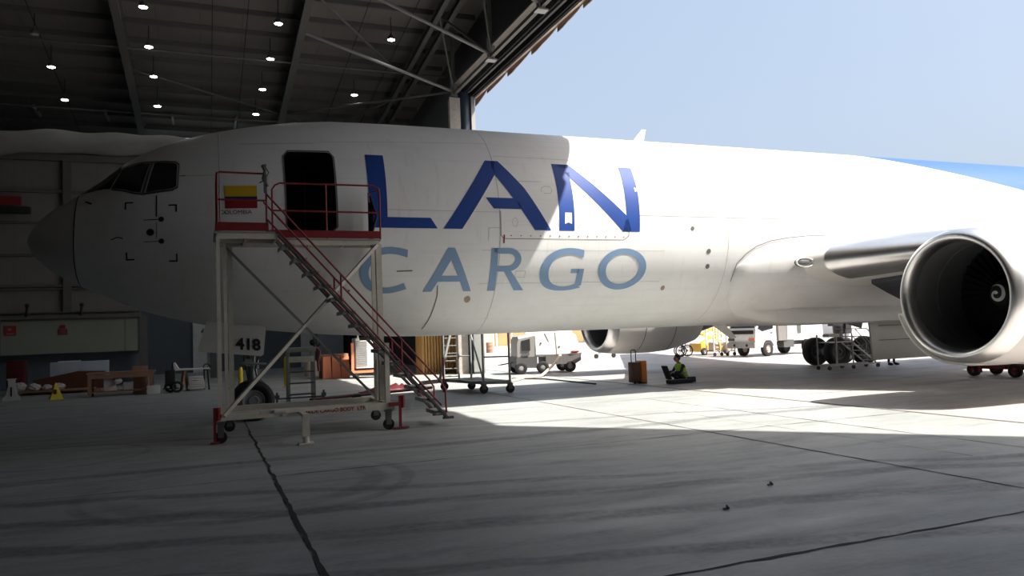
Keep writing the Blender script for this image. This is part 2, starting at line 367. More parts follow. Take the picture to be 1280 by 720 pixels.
# roof with its rafters and purlins (all one structure)
ceil = bpy.data.objects.new('ceiling', None); COL.objects.link(ceil); ceil['kind'] = 'structure'
def roof_poly():
    b = MB()
    for (xa_, xb_) in ((-14, 0.5), (11.5, HX+0.5)): b.prism([(xa_, 33, roof_z(33)), (xb_, 33, roof_z(33)), (xb_, 30.2, roof_z(30.2)), (xa_, 30.2, roof_z(30.2))], (0, 0, 0.15))  # unseen gap left between these deck pieces, added to light the far wall
    for (ya, yb) in ((30.2, RIDGE_Y), (RIDGE_Y, -11.2)):
        b.prism([(-14, ya, roof_z(ya)), (HX+0.5, ya, roof_z(ya)), (HX+0.5, yb, roof_z(yb)), (-14, yb, roof_z(yb))], (0, 0, 0.15))
    b.prism([(-14, -11.2, roof_z(-11.2)), (HX+0.5, -11.2, roof_z(-11.2)), (34, -31, roof_z(-31)), (34, -34, roof_z(-34)), (-14, -34, roof_z(-34))], (0, 0, 0.15))  # unseen oblique roof piece, added to cast the diagonal shadow edge on the floor
    return b.build('roof_deck', 'roof', ceil, smooth=False)
roof_poly()
for x in (-6.8, 0.4, 7.6):
    b = MB()
    for (ya, yb) in ((33, RIDGE_Y), (RIDGE_Y, -33)):
        b.ibeam((x, ya, roof_z(ya)-0.55), (x, yb, roof_z(yb)-0.55), 0.32, 0.95, 0.04)
    b.build('rafter', 'steel', ceil, smooth=False)
y = 32.0
while y > -11:
    b = MB(); zz = roof_z(y)-0.12; b.box((0.6, y, zz), (29, 0.06, 0.22)); b.box((0.6, y+0.04, zz-0.11), (29, 0.12, 0.02)); b.build('purlin', 'steel', ceil, smooth=False); y -= 1.75
for y in (24.5, 17.2):
    b = MB(); z0 = low_z(y)+0.1
    b.tube((-13, y, z0), (15, y, z0), 0.05); b.build('tie_tube', 'steel', ceil)
for x in (-2.9, 4.0, 5.4, 10.2, 12.2):       # sag rods running up the slope
    b = MB(); b.tube((x, 32, roof_z(32)-0.3), (x, RIDGE_Y, roof_z(RIDGE_Y)-0.3), 0.018, n=6); b.build('sag_rod', 'black', ceil)
# translucent looking stiffener panels between purlins near the wall
b = MB()
for k in range(8): b.box((-12+k*3.3+0.8, 27.1, roof_z(27.1)-0.12), (0.10, 1.7, 0.2))
b.build('purlin_brace', 'steel_light', ceil, smooth=False)
# front truss: twin chords, posts, braces
def node(u, v, X):
    q = ray(u, v); return CAM+q*((X-CAM.x)/q.x)
b = MB()
for (dx, dz) in ((0, 0), (0.55, -0.1)):
    for (ya, yb) in ((33, RIDGE_Y), (RIDGE_Y, -11)):
        b.ibeam((13.0+dx, ya, low_z(ya)+dz+0.2), (13.0+dx, yb, low_z(yb)+dz+0.2), 0.22, 0.34, 0.03)
b.build('truss_chord', 'steel', ceil, smooth=False)
TX = 14.45
b = MB()
nodes_y = [14.2, 9.2, 4.2, -0.8, -5.8, -10.8]
b.beam((TX, 14.2, 13.0), (TX, -11.2, 13.0), 0.14, 0.14)
b.build('truss_bottom_chord', 'steel', ceil, smooth=False)
for y in nodes_y:
    b = MB(); b.beam((TX, y, 12.85), (TX, y, roof_z(y)-0.2), 0.13, 0.13); b.box((TX, y, 12.85), (0.42, 0.35, 0.05)); b.box((TX, y, 13.35), (0.24, 0.24, 0.9)); b.build('truss_post', 'greysteel', ceil, smooth=False)
def brace(p, q, r=0.07, mt='steel_light'):
    b = MB(); b.tube(p, q, r); b.build('truss_brace', mt, ceil)
for y in nodes_y[:4]:
    brace((TX, y, 13.1), (7.7, y+0.6, low_z(y)+0.35)); 
for y in (14.2, 9.2, 4.2):
    brace((TX, y, 13.1), (13.1, y-2.5, low_z(y-2.5)+0.2), 0.05, 'steel'); brace((TX, y-5, 13.1), (13.1, y-2.5, low_z(y-2.5)+0.2), 0.05, 'steel')
brace((TX, 14.2, 13.1), (7.8, 24.0, low_z(24)+0.4), 0.06, 'steel'); brace((0.5, 20, low_z(20)+0.4), (13.0, 27, low_z(27)+0.3), 0.06, 'steel')
brace((7.8, 11.5, low_z(11.5)+.4), (13, 18.0, low_z(18)+0.3), 0.06, 'steel'); brace((7.8, 30, low_z(30)+.3), (13.0, 21, low_z(21)+0.3), 0.07, 'steel')
# gable sheet, soffit, door tracks and the torn flashing along the mouth
b = MB()
YS = [33, 14.3, RIDGE_Y, -11.2]
top = [(HX+0.1, y, roof_z(y)) for y in YS]
b.prism([(HX+0.1, 14.0, 12.8)] + [(HX+0.1, 14.0, roof_z(14.0)), (HX+0.1, RIDGE_Y, roof_z(RIDGE_Y)), (HX+0.1, -11.8, roof_z(-11.2)), (HX+0.1, -11.8, 12.8)], (0.08, 0, 0))
b.prism([(HX+0.1, 14.0, 0), (HX+0.1, 14.0, roof_z(14)), (HX+0.1, 33, roof_z(33)), (HX+0.1, 33, 0)], (0.08, 0, 0))
b.prism([(HX+0.1, -11.85, 12.8), (HX+0.1, -11.85, roof_z(-11.2)), (34, -31.7, roof_z(-31)), (34, -31.7, 12.8)], (0.08, 0.05, 0))  # unseen header of the oblique roof piece, shaped for the same floor shadow
b.prism([(22.0, -19.0, 0), (22.0, -19.0, 12.8), (34, -31.7, 12.8), (34, -31.7, 0)], (0.08, 0.05, 0))  # unseen wall added to keep light off the nose; gap before it admits some
b.build('wall_gable_and_blocker', 'gable', kind='structure', smooth=False)
mouth = [(HX, 14.3), (HX, -11.7), (33.6, -31.5)]
def along(off, z, w, h, name, mt, a=0):
    b = MB()
    for (p, q) in zip(mouth, mouth[1:]):
        b.beam((p[0]+off, p[1], z), (q[0]+off, q[1], z), w, h)
    return b.build(name, mt, kind='structure', smooth=False)
along(-0.55, 13.45, 0.40, 0.06, 'trim_4', 'soffit')
along(-0.33, 13.18, 0.06, 0.36, 'trim_5', 'dark'); along(-0.16, 13.05, 0.10, 0.14, 'trim_6', 'steel'); along(0.0, 12.98, 0.05, 0.3, 'trim_7', 'dark')
along(0.2, 12.88, 0.16, 0.16, 'trim_8', 'edge')
b = MB(); y = 14.3
while y > -11.0:
    L_ = random.uniform(1.4, 2.6); d = random.uniform(0.12, 0.30); y2 = max(y-L_, -11.2)
    pts = [(HX+0.32, y, 12.95), (HX+0.32, y, 12.80-d)]
    k = 5
    for i in range(1, k): pts.append((HX+0.32+0.01*(i % 2), y+(y2-y)*i/k, 12.80-d*(1-i/k)*random.uniform(0.85, 1.0)-0.04))
    pts += [(HX+0.32, y2, 12.80), (HX+0.32, y2, 12.95)]
    b.prism(pts, (0.03, 0, 0)); y = y2-0.02
b.build('trim_9', 'flashing', kind='structure', smooth=False)
# mouth column: concrete-coloured stanchion, dark downpipe, pale edge
cy = 14.1
b = MB(); b.box((14.35, cy, 6.35), (0.34, 0.45, 12.7)); b.box((14.35, cy-0.28, 6.35), (0.5, 0.05, 12.7)); b.build('trim_10', 'soffit', kind='structure', smooth=False)
b = MB(); b.tube((14.85, cy-0.05, 0), (14.85, cy-0.05, 13.0), 0.27, n=20); b.build('trim_11', 'mauve', kind='structure')
b = MB(); b.box((15.25, cy, 6.5), (0.18, 0.5, 13.0)); b.build('trim_12', 'steel_light', kind='structure', smooth=False)
# side partition with its girts
b = MB()
WY = 21.0
b.box((-6.65, WY+0.06, 7.08), (14.7, 0.12, 7.96)); b.box((2.9, WY+0.06, 7.43), (4.4, 0.12, 7.26))
wr = b.build('wall_right', 'wallsheet', kind='structure', smooth=False)
for z, h, d in ((10.62, 0.30, 0.3), (9.05, 0.12, 0.18), (7.6, 0.12, 0.18), (6.11, 0.12, 0.18), (4.71, 0.12, 0.2), (4.55, 0.05, 0.25), (3.28, 0.16, 0.35), (3.48, 0.05, 0.3)):
    b = MB(); b.box((-6.65 if z < 4 else -4.5, WY-d/2, z), (14.7 if z < 4 else 19, d, h)); b.build('girt', 'steel', wr, smooth=False)
for x in (-9.5, -2.3):
    b = MB(); b.box((x, WY-0.2, 7.1), (0.34, 0.04, 7.2)); b.box((x, WY-0.1, 7.1), (0.05, 0.2, 7.2)); b.build('wall_post', 'steel', wr, smooth=False)
b = MB()
for x in (-3.9, -1.75): b.tube((x, WY-0.35, 3.3), (x+0.05, WY-0.45, 3.75), 0.05, n=8); b.sphere((x+0.05, WY-0.45, 3.8), 0.09)
b.build('pipe_bracket', 'black', wr)
b = MB(); b.box((-6.7, WY+0.02, 2.36), (14.8, 0.1, 1.5)); b.build('wall_right_lower', 'walllow', wr, smooth=False)
b = MB(); b.box((-6.7, WY+1.2, 0.8), (14.9, 0.1, 1.62)); b.box((-6.7, WY+0.6, 1.62), (14.9, 1.2, 0.06)); b.build('recess_wall', 'slate', wr, smooth=False)
b = MB(); b.box((0.80, WY+0.1, 1.6), (0.35, 0.35, 3.2)); b.box((3.9, WY+3.0, 5.4), (0.3, 0.3, 10.8)); b.build('wall_post', 'steel', wr, smooth=False)
# far wall, with the doorway wall behind the aircraft
FY = 32.6
fw = MB().box((0.6, FY+0.3, 7.2), (29.4, 0.2, 14.4)).build('wall_far', 'slate', kind='structure', smooth=False)
def far_panel(u0, u1, v0, v1, mt, name='wall_panel', d=0.05, y=FY):
    a = py(u0, (v0+v1)/2, y-0.05); c = py(u1, (v0+v1)/2, y-0.05); um = (u0+u1)/2
    zt = py(um, v0, y-0.05).z; zb = max(0.0, py(um, v1, y-0.05).z)
    b = MB(); b.box(((a.x+c.x)/2, y-0.02, (zt+zb)/2), (c.x-a.x, d, zt-zb)); return b.build(name, mt, fw, smooth=False)
far_panel(241, 258.5, 380, 466.5, 'palepanel'); far_panel(258.5, 276, 380, 466, 'bluegrey'); far_panel(376, 391, 380, 465, 'palepanel', d=0.1)
far_panel(397, 429, 380, 465, 'bluegrey', d=0.1); far_panel(429, 470, 380, 466, 'dark', 'door_1'); far_panel(397, 429, 444, 465, 'wallsheet', d=0.16)
b = MB()
for k in range(5):
    p = py(259, 405+k*13, FY-0.1); q = py(275, 404+k*13, FY-0.1); b.beam(p, q, 0.06, 0.05)
for u in (265.5, 268): b.tube(py(u-2, 400, FY-0.5), py(u, 466, FY-0.5), 0.03)
b.build('wall_ladder', 'steel_light', fw)
b = MB()
for k in range(6):
    p = py(432, 418+k*7, FY-0.2); q = py(452, 418+k*7, FY-0.2); b.beam(p, q, 0.05, 0.05)
for u in (436, 444): b.beam(py(u, 410, FY-0.2), py(u, 462, FY-0.2), 0.05, 0.05)
b.build('door_bar', 'brown', fw)
far_panel(530, 555, 410, 436, 'walllow', y=FY-0.3); far_panel(552, 576, 405, 440, 'offwhite', y=FY-1.0)
# enclosure the camera stands in
MB().box((-14.1, -0.5, 8), (0.2, 67.2, 20)).build('wall_left', 'darksheet', kind='structure', smooth=False)
MB().box((10, -34.1, 8), (48.2, 0.2, 20)).build('wall_near', 'darksheet', kind='structure', smooth=False)
MB().box((-2, 33.0, 7), (24, 0.2, 14)).build('wall_back', 'darksheet', kind='structure', smooth=False)

# ------------------------------------------------------------------ the aircraft
ZC = 4.5154
KX = [0, .12, .35, .8, 1.4, 2.1, 2.9, 3.8, 5, 6.5, 9.]
KT = [-0.308, -0.085, 0.223, 0.544, 0.97, 1.546, 1.958, 2.247, 2.504, 2.676, 2.705]
KB = [-0.308, -0.6, -.87, -1.2, -1.5, -1.829, -2.09, -2.29, -2.43, -2.58, -2.705]
KW = [0, .42, .7, 1.042, 1.382, 1.699, 1.959, 2.179, 2.373, 2.501, 2.515]
KM = [-.308, -.38, -.48, -.58, -.6, -.55, -.45, -.3, -.15, -.05, 0]
def pchip(K, V, x):
    n = len(K); h = [K[i+1]-K[i] for i in range(n-1)]; d = [(V[i+1]-V[i])/h[i] for i in range(n-1)]; m = [0]*n
    for i in range(1, n-1):
        if d[i-1]*d[i] > 0:
            w1 = 2*h[i]+h[i-1]; w2 = h[i]+2*h[i-1]; m[i] = (w1+w2)/(w1/d[i-1]+w2/d[i])
    m[0] = d[0]*1.3; i = 0
    while i < n-2 and x > K[i+1]: i += 1
    t = (x-K[i])/h[i]
    return (2*t**3-3*t**2+1)*V[i]+(t**3-2*t**2+t)*h[i]*m[i]+(-2*t**3+3*t**2)*V[i+1]+(t**3-t**2)*h[i]*m[i+1]
def sect(x):           # top, bottom, half width, waist height (above/below ZC)
    if x < 9: return tuple(pchip(KX, V, x) for V in (KT, KB, KW, KM))
    if x < 35: return 2.705, -2.705, 2.515, 0.0
    t = (x-35)/17.0
    return 2.705-0.75*t**2, -2.705+3.6*t**1.5, 2.515*(1-t**1.7)+0.25*t, 0.9*t
def surf(x, a, off=0.0, side=-1):
    t, bt, w, mm = sect(x); c, s_ = math.cos(a), math.sin(a)
    hh = (t-mm) if s_ > 0 else (mm-bt)
    n = Vector((0, c/max(w, .05), s_/max(hh, .05))).normalized()
    return Vector((x, side*(w*c+n.y*off), ZC+mm+hh*s_+n.z*off))
def ang(x, z):
    t, bt, w, mm = sect(x); d = z-ZC-mm; hh = (t-mm) if d > 0 else (mm-bt)
    return math.asin(max(-1, min(1, d/hh)))
plane = thing('cargo_airplane', 'white twin-engine freighter airplane with blue LAN CARGO lettering, nose inside the hangar', 'airplane', (18, 0, 0))
NA = 96
def ring(x): return [surf(x, 2*PI*k/NA+PI/2) for k in range(NA)]
xs = [1.04, 1.2, 1.4, 1.6, 1.8, 2.0, 2.2, 2.5, 2.8, 3.1, 3.5, 3.9, 4.4, 5, 5.6, 6.4, 7.2, 8, 9, 12, 16, 20, 25, 30, 35, 37, 39, 41, 43, 45, 47, 49, 50.5, 52]
b = MB(); b.loft([ring(x) for x in xs])
fus = b.build('fuselage', ['skinpaint', 'dark'], plane, angle=50)
# door cut-out: a real recess
b = MB()
X0, X1, Z0, Z1, r = 5.20, 6.24, 4.15, 6.0, 0.14
pts = []
for (cx, cz, a0) in ((X1-r, Z1-r, 0), (X0+r, Z1-r, PI/2), (X0+r, Z0+r, PI), (X1-r, Z0+r, 1.5*PI)):
    for k in range(6): a = a0+PI/2*k/5; pts.append((cx+r*math.cos(a), -4.0, cz+r*math.sin(a)))
b.prism(pts, (0, 3.4, 0)); cut = b.build('cutter', ['dark', 'dark'], smooth=False)
for p_ in cut.data.polygons: p_.material_index = 1
md = fus.modifiers.new('b', 'BOOLEAN'); md.object = cut; md.operation = 'DIFFERENCE'; md.solver = 'EXACT'
try: md.material_mode = 'TRANSFER'
except Exception: pass
bpy.context.view_layer.update()
me2 = bpy.data.meshes.new_from_object(fus.evaluated_get(bpy.context.evaluated_depsgraph_get()))
fus.modifiers.clear(); fus.data = me2; me2.name = 'fuselage'; bpy.data.objects.remove(cut)
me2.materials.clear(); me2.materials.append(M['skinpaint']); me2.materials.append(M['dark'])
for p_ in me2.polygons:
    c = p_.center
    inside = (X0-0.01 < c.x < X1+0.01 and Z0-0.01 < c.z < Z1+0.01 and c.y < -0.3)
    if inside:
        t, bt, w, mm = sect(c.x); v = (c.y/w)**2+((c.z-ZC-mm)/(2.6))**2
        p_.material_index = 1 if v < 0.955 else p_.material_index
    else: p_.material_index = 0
b = MB()
for k in range(30):
    pass
b.loft([[surf(x, 2*PI*k/48+PI/2) for k in range(48)] for x in (0.004, 0.02, 0.05, .09, .14, .2, .28, .38, .5, .65, .8, .92, 1.03)])
lab(b.build('radome', 'radome', plane, angle=60), 'grey nose cone with light specks')

def decal(b, poly, off=0.006, mode='z', side=-1, dx=0.35, dz=0.12):
    bm = bmesh.new(); f = bm.faces.new([bm.verts.new((p[0], p[1], 0)) for p in poly])
    lo = [min(p[i] for p in poly) for i in (0, 1)]; hi = [max(p[i] for p in poly) for i in (0, 1)]
    for i, st in ((0, dx), (1, dz)):
        v = math.floor(lo[i]/st)*st+st
        while v < hi[i]:
            co = [0, 0, 0]; co[i] = v; no = [0, 0, 0]; no[i] = 1
            bmesh.ops.bisect_plane(bm, geom=bm.verts[:]+bm.edges[:]+bm.faces[:], plane_co=co, plane_no=no, dist=1e-5); v += st
    mp = {}
    for v in bm.verts:
        a = ang(v.co.x, v.co.y) if mode == 'z' else v.co.y
        mp[v] = b.bm.verts.new(surf(v.co.x, a, off, side))
    for f in bm.faces:
        try: b.bm.faces.new([mp[v] for v in f.verts])
        except ValueError: pass
    bm.free()
def orient(o, centre=(0, 0)):   # make decal faces look outward
    me = o.data
    return o
def ribbon(b, pts, w=0.014, off=0.005, mode='z', side=-1, closed=False):
    n = len(pts)
    if closed: pts = pts+[pts[0]]
    for (p, q) in zip(pts, pts[1:]):
        d = Vector((q[0]-p[0], q[1]-p[1])); L_ = d.length
        if L_ < 1e-6: continue
        d /= L_; nn = Vector((-d.y, d.x))*w/2; e = d*w*0.3
        decal(b, [(p[0]-e.x+nn.x, p[1]-e.y+nn.y), (p[0]-e.x-nn.x, p[1]-e.y-nn.y), (q[0]+e.x-nn.x, q[1]+e.y-nn.y), (q[0]+e.x+nn.x, q[1]+e.y+nn.y)], off, mode, side)
def arcstrip(b, cx, cz, ro, ri, a0, a1, n=18, off=0.008, flare=None):
    """ro, ri = (rx, rz) outer/inner; a in degrees"""
    for k in range(n):
        A = math.radians(a0+(a1-a0)*k/n); B = math.radians(a0+(a1-a0)*(k+1)/n)
        decal(b, [(cx+ro[0]*math.cos(A), cz+ro[1]*math.sin(A)), (cx+ro[0]*math.cos(B), cz+ro[1]*math.sin(B)), (cx+ri[0]*math.cos(B), cz+ri[1]*math.sin(B)), (cx+ri[0]*math.cos(A), cz+ri[1]*math.sin(A))], off)
def part(b, name, mt, label=None, parent=None):
    o = b.build(name, mt, parent or plane, recalc=False)
    if label: o['label'] = label
    return o
T_, B_ = 5.98, 4.26
b = MB(); decal(b, [(6.97, T_), (7.38, T_), (7.36, 4.50), (8.35, 4.50), (8.51, B_), (6.95, B_)]); part(b, 'letter_l', 'blue', 'dark blue letter L')
b = MB()
decal(b, [(9.85, T_), (10.10, T_), (10.02, 5.60), (9.10, B_), (8.65, B_)]); decal(b, [(9.98, T_), (10.18, T_), (10.73, 5.29), (11.36, B_), (10.93, B_), (10.02, 5.60)]); decal(b, [(9.72, 5.02), (10.5, 5.02), (10.66, 4.755), (9.90, 4.755)])
part(b, 'letter_a', 'blue', 'dark blue letter A in LAN')
b = MB()
decal(b, [(11.61, T_), (12.06, T_), (12.02, 5.58), (12.01, 4.9), (11.99, B_), (11.58, B_), (11.60, 5.0)]); decal(b, [(11.75, T_), (12.08, T_), (13.50, 4.64), (13.60, B_), (13.35, B_), (12.02, 5.60)])
decal(b, [(13.51, T_), (13.89, T_), (13.885, 5.2), (13.84, B_), (13.35, B_), (13.47, 4.66)]); part(b, 'letter_n', 'blue', 'dark blue letter N, lit by the sun')
b = MB(); decal(b, [(11.75, 4.70), (11.93, 4.70), (11.92, 4.42), (11.83, 4.46), (11.73, 4.42)], 0.012); part(b, 'white_placard', 'white')
b = MB(); decal(b, [(13.80, 5.42), (13.90, 5.38), (13.90, 5.33), (13.81, 5.30)], 0.012); part(b, 'paint_chip', 'white')
b = MB()   # C A R G O
cz, rz = 3.335, 0.505
def cat(P, k=4):
    o = []; n = len(P)
    for i in range(n-1):
        p0, p1, p2, p3 = P[max(i-1, 0)], P[i], P[i+1], P[min(i+2, n-1)]
        for j in range(k):
            t = j/k; o.append(tuple(0.5*(2*p1[q]+(p2[q]-p0[q])*t+(2*p0[q]-5*p1[q]+4*p2[q]-p3[q])*t*t+(3*p1[q]-p0[q]-3*p2[q]+p3[q])*t**3) for q in (0, 1)))
    return o+[P[-1]]
def strip2(b, A, C):
    A, C = cat(A), cat(C)
    for k in range(len(A)-1): decal(b, [A[k], A[k+1], C[k+1], C[k]], 0.008)
strip2(b, [(7.82, 3.78), (7.6, 3.825), (7.36, 3.84), (7.12, 3.79), (6.92, 3.65), (6.80, 3.48), (6.77, 3.30), (6.81, 3.12), (6.93, 2.96), (7.12, 2.86), (7.36, 2.83), (7.6, 2.85), (7.86, 2.92)],
       [(7.82, 3.61), (7.6, 3.67), (7.4, 3.69), (7.22, 3.66), (7.08, 3.57), (6.99, 3.44), (6.96, 3.30), (6.99, 3.17), (7.08, 3.06), (7.22, 2.98), (7.4, 2.955), (7.6, 2.98), (7.78, 3.05)])
part(b, 'letter_c', 'paleblue', 'pale blue letter C behind the stand')
b = MB(); decal(b, [(8.77, 3.83), (8.92, 3.83), (8.86, 3.56), (8.46, 2.85), (8.25, 2.85)]); decal(b, [(8.80, 3.83), (8.93, 3.83), (9.43, 2.85), (9.24, 2.85), (8.84, 3.58)]); decal(b, [(8.66, 3.20), (9.06, 3.20), (9.13, 3.07), (8.58, 3.07)])
part(b, 'letter_a', 'paleblue', 'pale blue letter A in CARGO')
b = MB(); decal(b, [(9.83, 3.83), (10.0, 3.83), (10.03, 2.85), (9.84, 2.85)])
arcstrip(b, 10.28, 3.56, (0.33, 0.27), (0.17, 0.14), -90, 90, 20); decal(b, [(9.9, 3.83), (10.29, 3.83), (10.29, 3.70), (9.9, 3.70)]); decal(b, [(9.9, 3.42), (10.29, 3.42), (10.29, 3.29), (9.9, 3.29)]); decal(b, [(10.14, 3.36), (10.34, 3.34), (10.78, 2.85), (10.53, 2.85)])
part(b, 'letter_r', 'paleblue', 'pale blue letter R')
b = MB()
strip2(b, [(12.28, 3.79), (12.1, 3.825), (11.85, 3.84), (11.55, 3.79), (11.3, 3.65), (11.17, 3.45), (11.14, 3.25), (11.19, 3.05), (11.35, 2.91), (11.6, 2.84), (11.85, 2.83), (12.1, 2.85), (12.33, 2.90)],
       [(12.28, 3.61), (12.1, 3.66), (11.88, 3.69), (11.65, 3.65), (11.48, 3.55), (11.39, 3.40), (11.37, 3.25), (11.42, 3.10), (11.52, 3.0), (11.68, 2.94), (11.85, 2.92), (12.02, 2.94), (12.15, 2.98)])
decal(b, [(12.15, 3.34), (12.33, 3.34), (12.33, 2.95), (12.15, 2.90)]); decal(b, [(11.97, 3.34), (12.2, 3.34), (12.2, 3.24), (11.97, 3.24)])
part(b, 'letter_g', 'paleblue', 'pale blue letter G')
b = MB(); arcstrip(b, 13.425, cz, (0.695, rz), (0.475, rz-0.135), 0, 360, 48); part(b, 'letter_o', 'paleblue', 'pale blue letter O')
# flag and the country name
b = MB(); decal(b, [(3.98, 5.16), (4.62, 5.16), (4.62, 4.92), (3.98, 4.92)]); part(b, 'flag_band', 'flagyellow', 'yellow flag band')
b = MB(); decal(b, [(3.98, 4.92), (4.62, 4.92), (4.62, 4.84), (3.98, 4.84)]); part(b, 'flag_band', 'flagblue', 'dark blue flag band')
b = MB(); decal(b, [(3.98, 4.84), (4.62, 4.84), (4.62, 4.66), (3.98, 4.66)]); part(b, 'flag_band', 'flagred', 'red flag band')
def wraptext(txt, size, x, z, mt, name, off=0.008, bold=0.0, label=None, sx=1.0):
    me = text_mesh(txt, size, bold); b = MB(); mp = [b.bm.verts.new(surf(x+v.co.x*sx, ang(x+v.co.x*sx, z+v.co.y), off)) for v in me.vertices]
    for p_ in me.polygons:
        try: b.bm.faces.new([mp[i] for i in p_.vertices])
        except ValueError: pass
    part(b, name, mt, label)
wraptext('COLOMBIA', 0.125, 3.87, 4.535, 'inkblack', 'country_name', bold=0.0, label='black COLOMBIA lettering')
# door frame rim, hold-open, inside post
b = MB(); ribbon(b, [(5.20, 4.27), (5.19, 5.88), (5.30, 6.02), (6.16, 6.02), (6.26, 5.88), (6.26, 4.27), (6.14, 4.14), (5.30, 4.14)], 0.035, 0.006, closed=True); part(b, 'door_frame', 'seam')
b = MB(); b.beam((5.72, -1.3, 4.16), (5.72, -1.3, 5.75), 0.03, 0.03); b.beam((5.25, -0.9, 4.17), (5.25, -0.9, 5.9), 0.05, 0.05); b.build('door_post', 'darkgrey', plane)
# windows
def zpoly(L_): return [(x, ang(x, z)) for (x, z) in L_]
for side in (-1, 1):
    b = MB(); decal(b, [(1.07, PI/2)] + zpoly([(1.10, 5.14), (1.34, 5.18), (1.59, 5.20), (1.72, 5.18), (1.90, 5.64)]) + [(1.88, PI/2)], 0.010, 'a', side, 0.12, 0.12); o = part(b, 'windscreen', 'glass')
    b = MB(); decal(b, zpoly([(1.75, 5.19), (1.93, 5.16), (2.17, 5.08), (2.33, 5.05), (2.50, 5.765), (2.26, 5.765), (1.94, 5.66)]), 0.010, 'a', side, 0.15, 0.12); part(b, 'cockpit_window', 'glass')
    b = MB(); decal(b, zpoly([(2.44, 5.045), (2.95, 5.12), (3.03, 5.17), (3.05, 5.67), (3.0, 5.72), (2.60, 5.765)]), 0.012, 'a', side, 0.15, 0.12); part(b, 'cockpit_window', 'glass')
    b = MB(); ribbon(b, zpoly([(1.75, 5.17), (1.93, 5.13), (2.17, 5.05), (2.38, 5.01), (2.95, 5.085), (3.06, 5.15), (3.085, 5.69), (3.02, 5.76), (2.55, 5.80), (2.24, 5.80), (1.9, 5.69)]), 0.022, 0.008, 'a', side); ribbon(b, zpoly([(2.38, 5.03), (2.55, 5.78)]), 0.05, 0.014, 'a', side); part(b, 'window_frame', 'darkgrey')
# seams
def one(fn, name, mt, *a, **k):
    b = MB(); fn(b, *a, **k); return part(b, name, mt)
for s_ in (-1, 1): one(ribbon, 'radome_seam', 'inkblack', [(1.045, math.radians(a)) for a in range(-90, 91, 6)], 0.022, 0.004, 'a', s_)
for x in (3.88, 10.04, 16.6):
    for s_ in (-1, 1): one(ribbon, 'panel_seam', 'seamlight', [(x, math.radians(a)) for a in range(-84, 85, 8)], 0.012 if x != 10.04 else 0.016, 0.004, 'a', s_)
for pts_, w_ in (([(7.3, 4.67), (10.0, 4.67)], 0.008), ([(13.6, 4.68), (19.3, 4.68)], 0.016), ([(4.3, 6.2), (5.9, 6.24)], 0.012), ([(10.1, 6.12), (13.6, 6.12)], 0.008), ([(3.1, 5.41), (3.8, 5.41)], 0.01),
                 ([(9.75, 4.0), (9.75, 4.3), (10.04, 4.3)], 0.01), ([(9.6, 3.02), (14.6, 3.02)], 0.007), ([(9.6, 3.78), (14.6, 3.78)], 0.007), ([(10.2, 5.45), (11.2, 5.47)], 0.01), ([(12.2, 5.45), (12.9, 5.45)], 0.012), ([(6.0, 6.28), (10.0, 6.5)], 0.007)):
    one(ribbon, 'panel_seam', 'seamlight', pts_, w_)
one(ribbon, 'cargo_door_outline', 'seam', [(10.06, 4.70), (10.06, 4.12), (10.14, 4.05), (13.38, 4.05), (13.52, 4.15), (13.54, 4.66), (13.60, 6.02)], 0.012)
for k in range(13): one(decal, 'latch_mark', 'flagred', [(10.3+k*0.255, 4.135), (10.33+k*0.255, 4.135), (10.33+k*0.255, 4.11), (10.3+k*0.255, 4.11)], 0.007)
one(ribbon, 'red_tick', 'flagred', [(10.14, 3.95), (10.14, 4.13)], 0.035, 0.007)
for x in (10.42, 11.1, 11.62, 12.1, 12.72): one(ribbon, 'plugged_window', 'seamlight', [(x+0.07*math.cos(a*PI/4), 4.44+0.11*math.sin(a*PI/4)) for a in range(9)], 0.008, 0.005)
one(ribbon, 'door_latch_outline', 'seamlight', [(11.18, 5.2), (11.18, 5.3), (11.25, 5.35), (11.42, 5.35), (11.46, 5.25), (11.42, 5.18), (11.22, 5.17)], 0.01)
one(ribbon, 'access_panel', 'seamlight', [(10.5, 3.3), (10.75, 3.3), (10.75, 3.15), (10.5, 3.15)], 0.008, closed=True)
one(ribbon, 'access_panel', 'seamlight', [(15.25, 4.45), (15.75, 4.45), (15.7, 4.6), (15.3, 4.6)], 0.008, closed=True)
def disc(b, x, z, r, off=0.008):
    decal(b, [(x+r*math.cos(a*PI/6), z+r*math.sin(a*PI/6)) for a in range(12)], off)
for (x, z, r) in ((9.39, 2.66, 0.075), (14.78, 2.85, 0.06)): one(disc, 'rusty_drain', 'flashing', x, z, r)
one(ribbon, 'rust_streak', 'seam', [(8.59, 2.98), (8.62, 2.75), (8.60, 2.5), (8.56, 2.2), (8.50, 2.0)], 0.022)
for (x, z, r) in ((15.44, 4.37, 0.055), (15.98, 3.78, 0.065), (16.01, 3.39, 0.065), (6.55, 2.9, 0.03)): one(disc, 'static_port', 'seam', x, z, r)
one(ribbon, 'vent_slot', 'seam', [(7.6, 3.31), (7.95, 3.32)], 0.025)
for (x, z, sx, sz) in ((2.05, 4.83, 1, -1), (3.03, 4.75, -1, -1), (2.07, 3.63, 1, 1), (3.03, 3.58, -1, 1)):
    one(ribbon, 'corner_mark', 'inkblack', [(x, z+0.14*sz), (x, z), (x+0.14*sx, z)], 0.03, 0.007)
for (x, z, r) in ((2.74, 4.45, 0.055), (2.53, 4.18, 0.075), (2.74, 3.99, 0.055)): one(disc, 'probe_port', 'inkblack', x, z, r)
for pts_, w_ in (([(2.41, 4.44), (2.70, 4.45)], 0.014), ([(2.42, 3.98), (2.70, 3.99)], 0.014)): one(ribbon, 'probe', 'inkblack', pts_, w_)
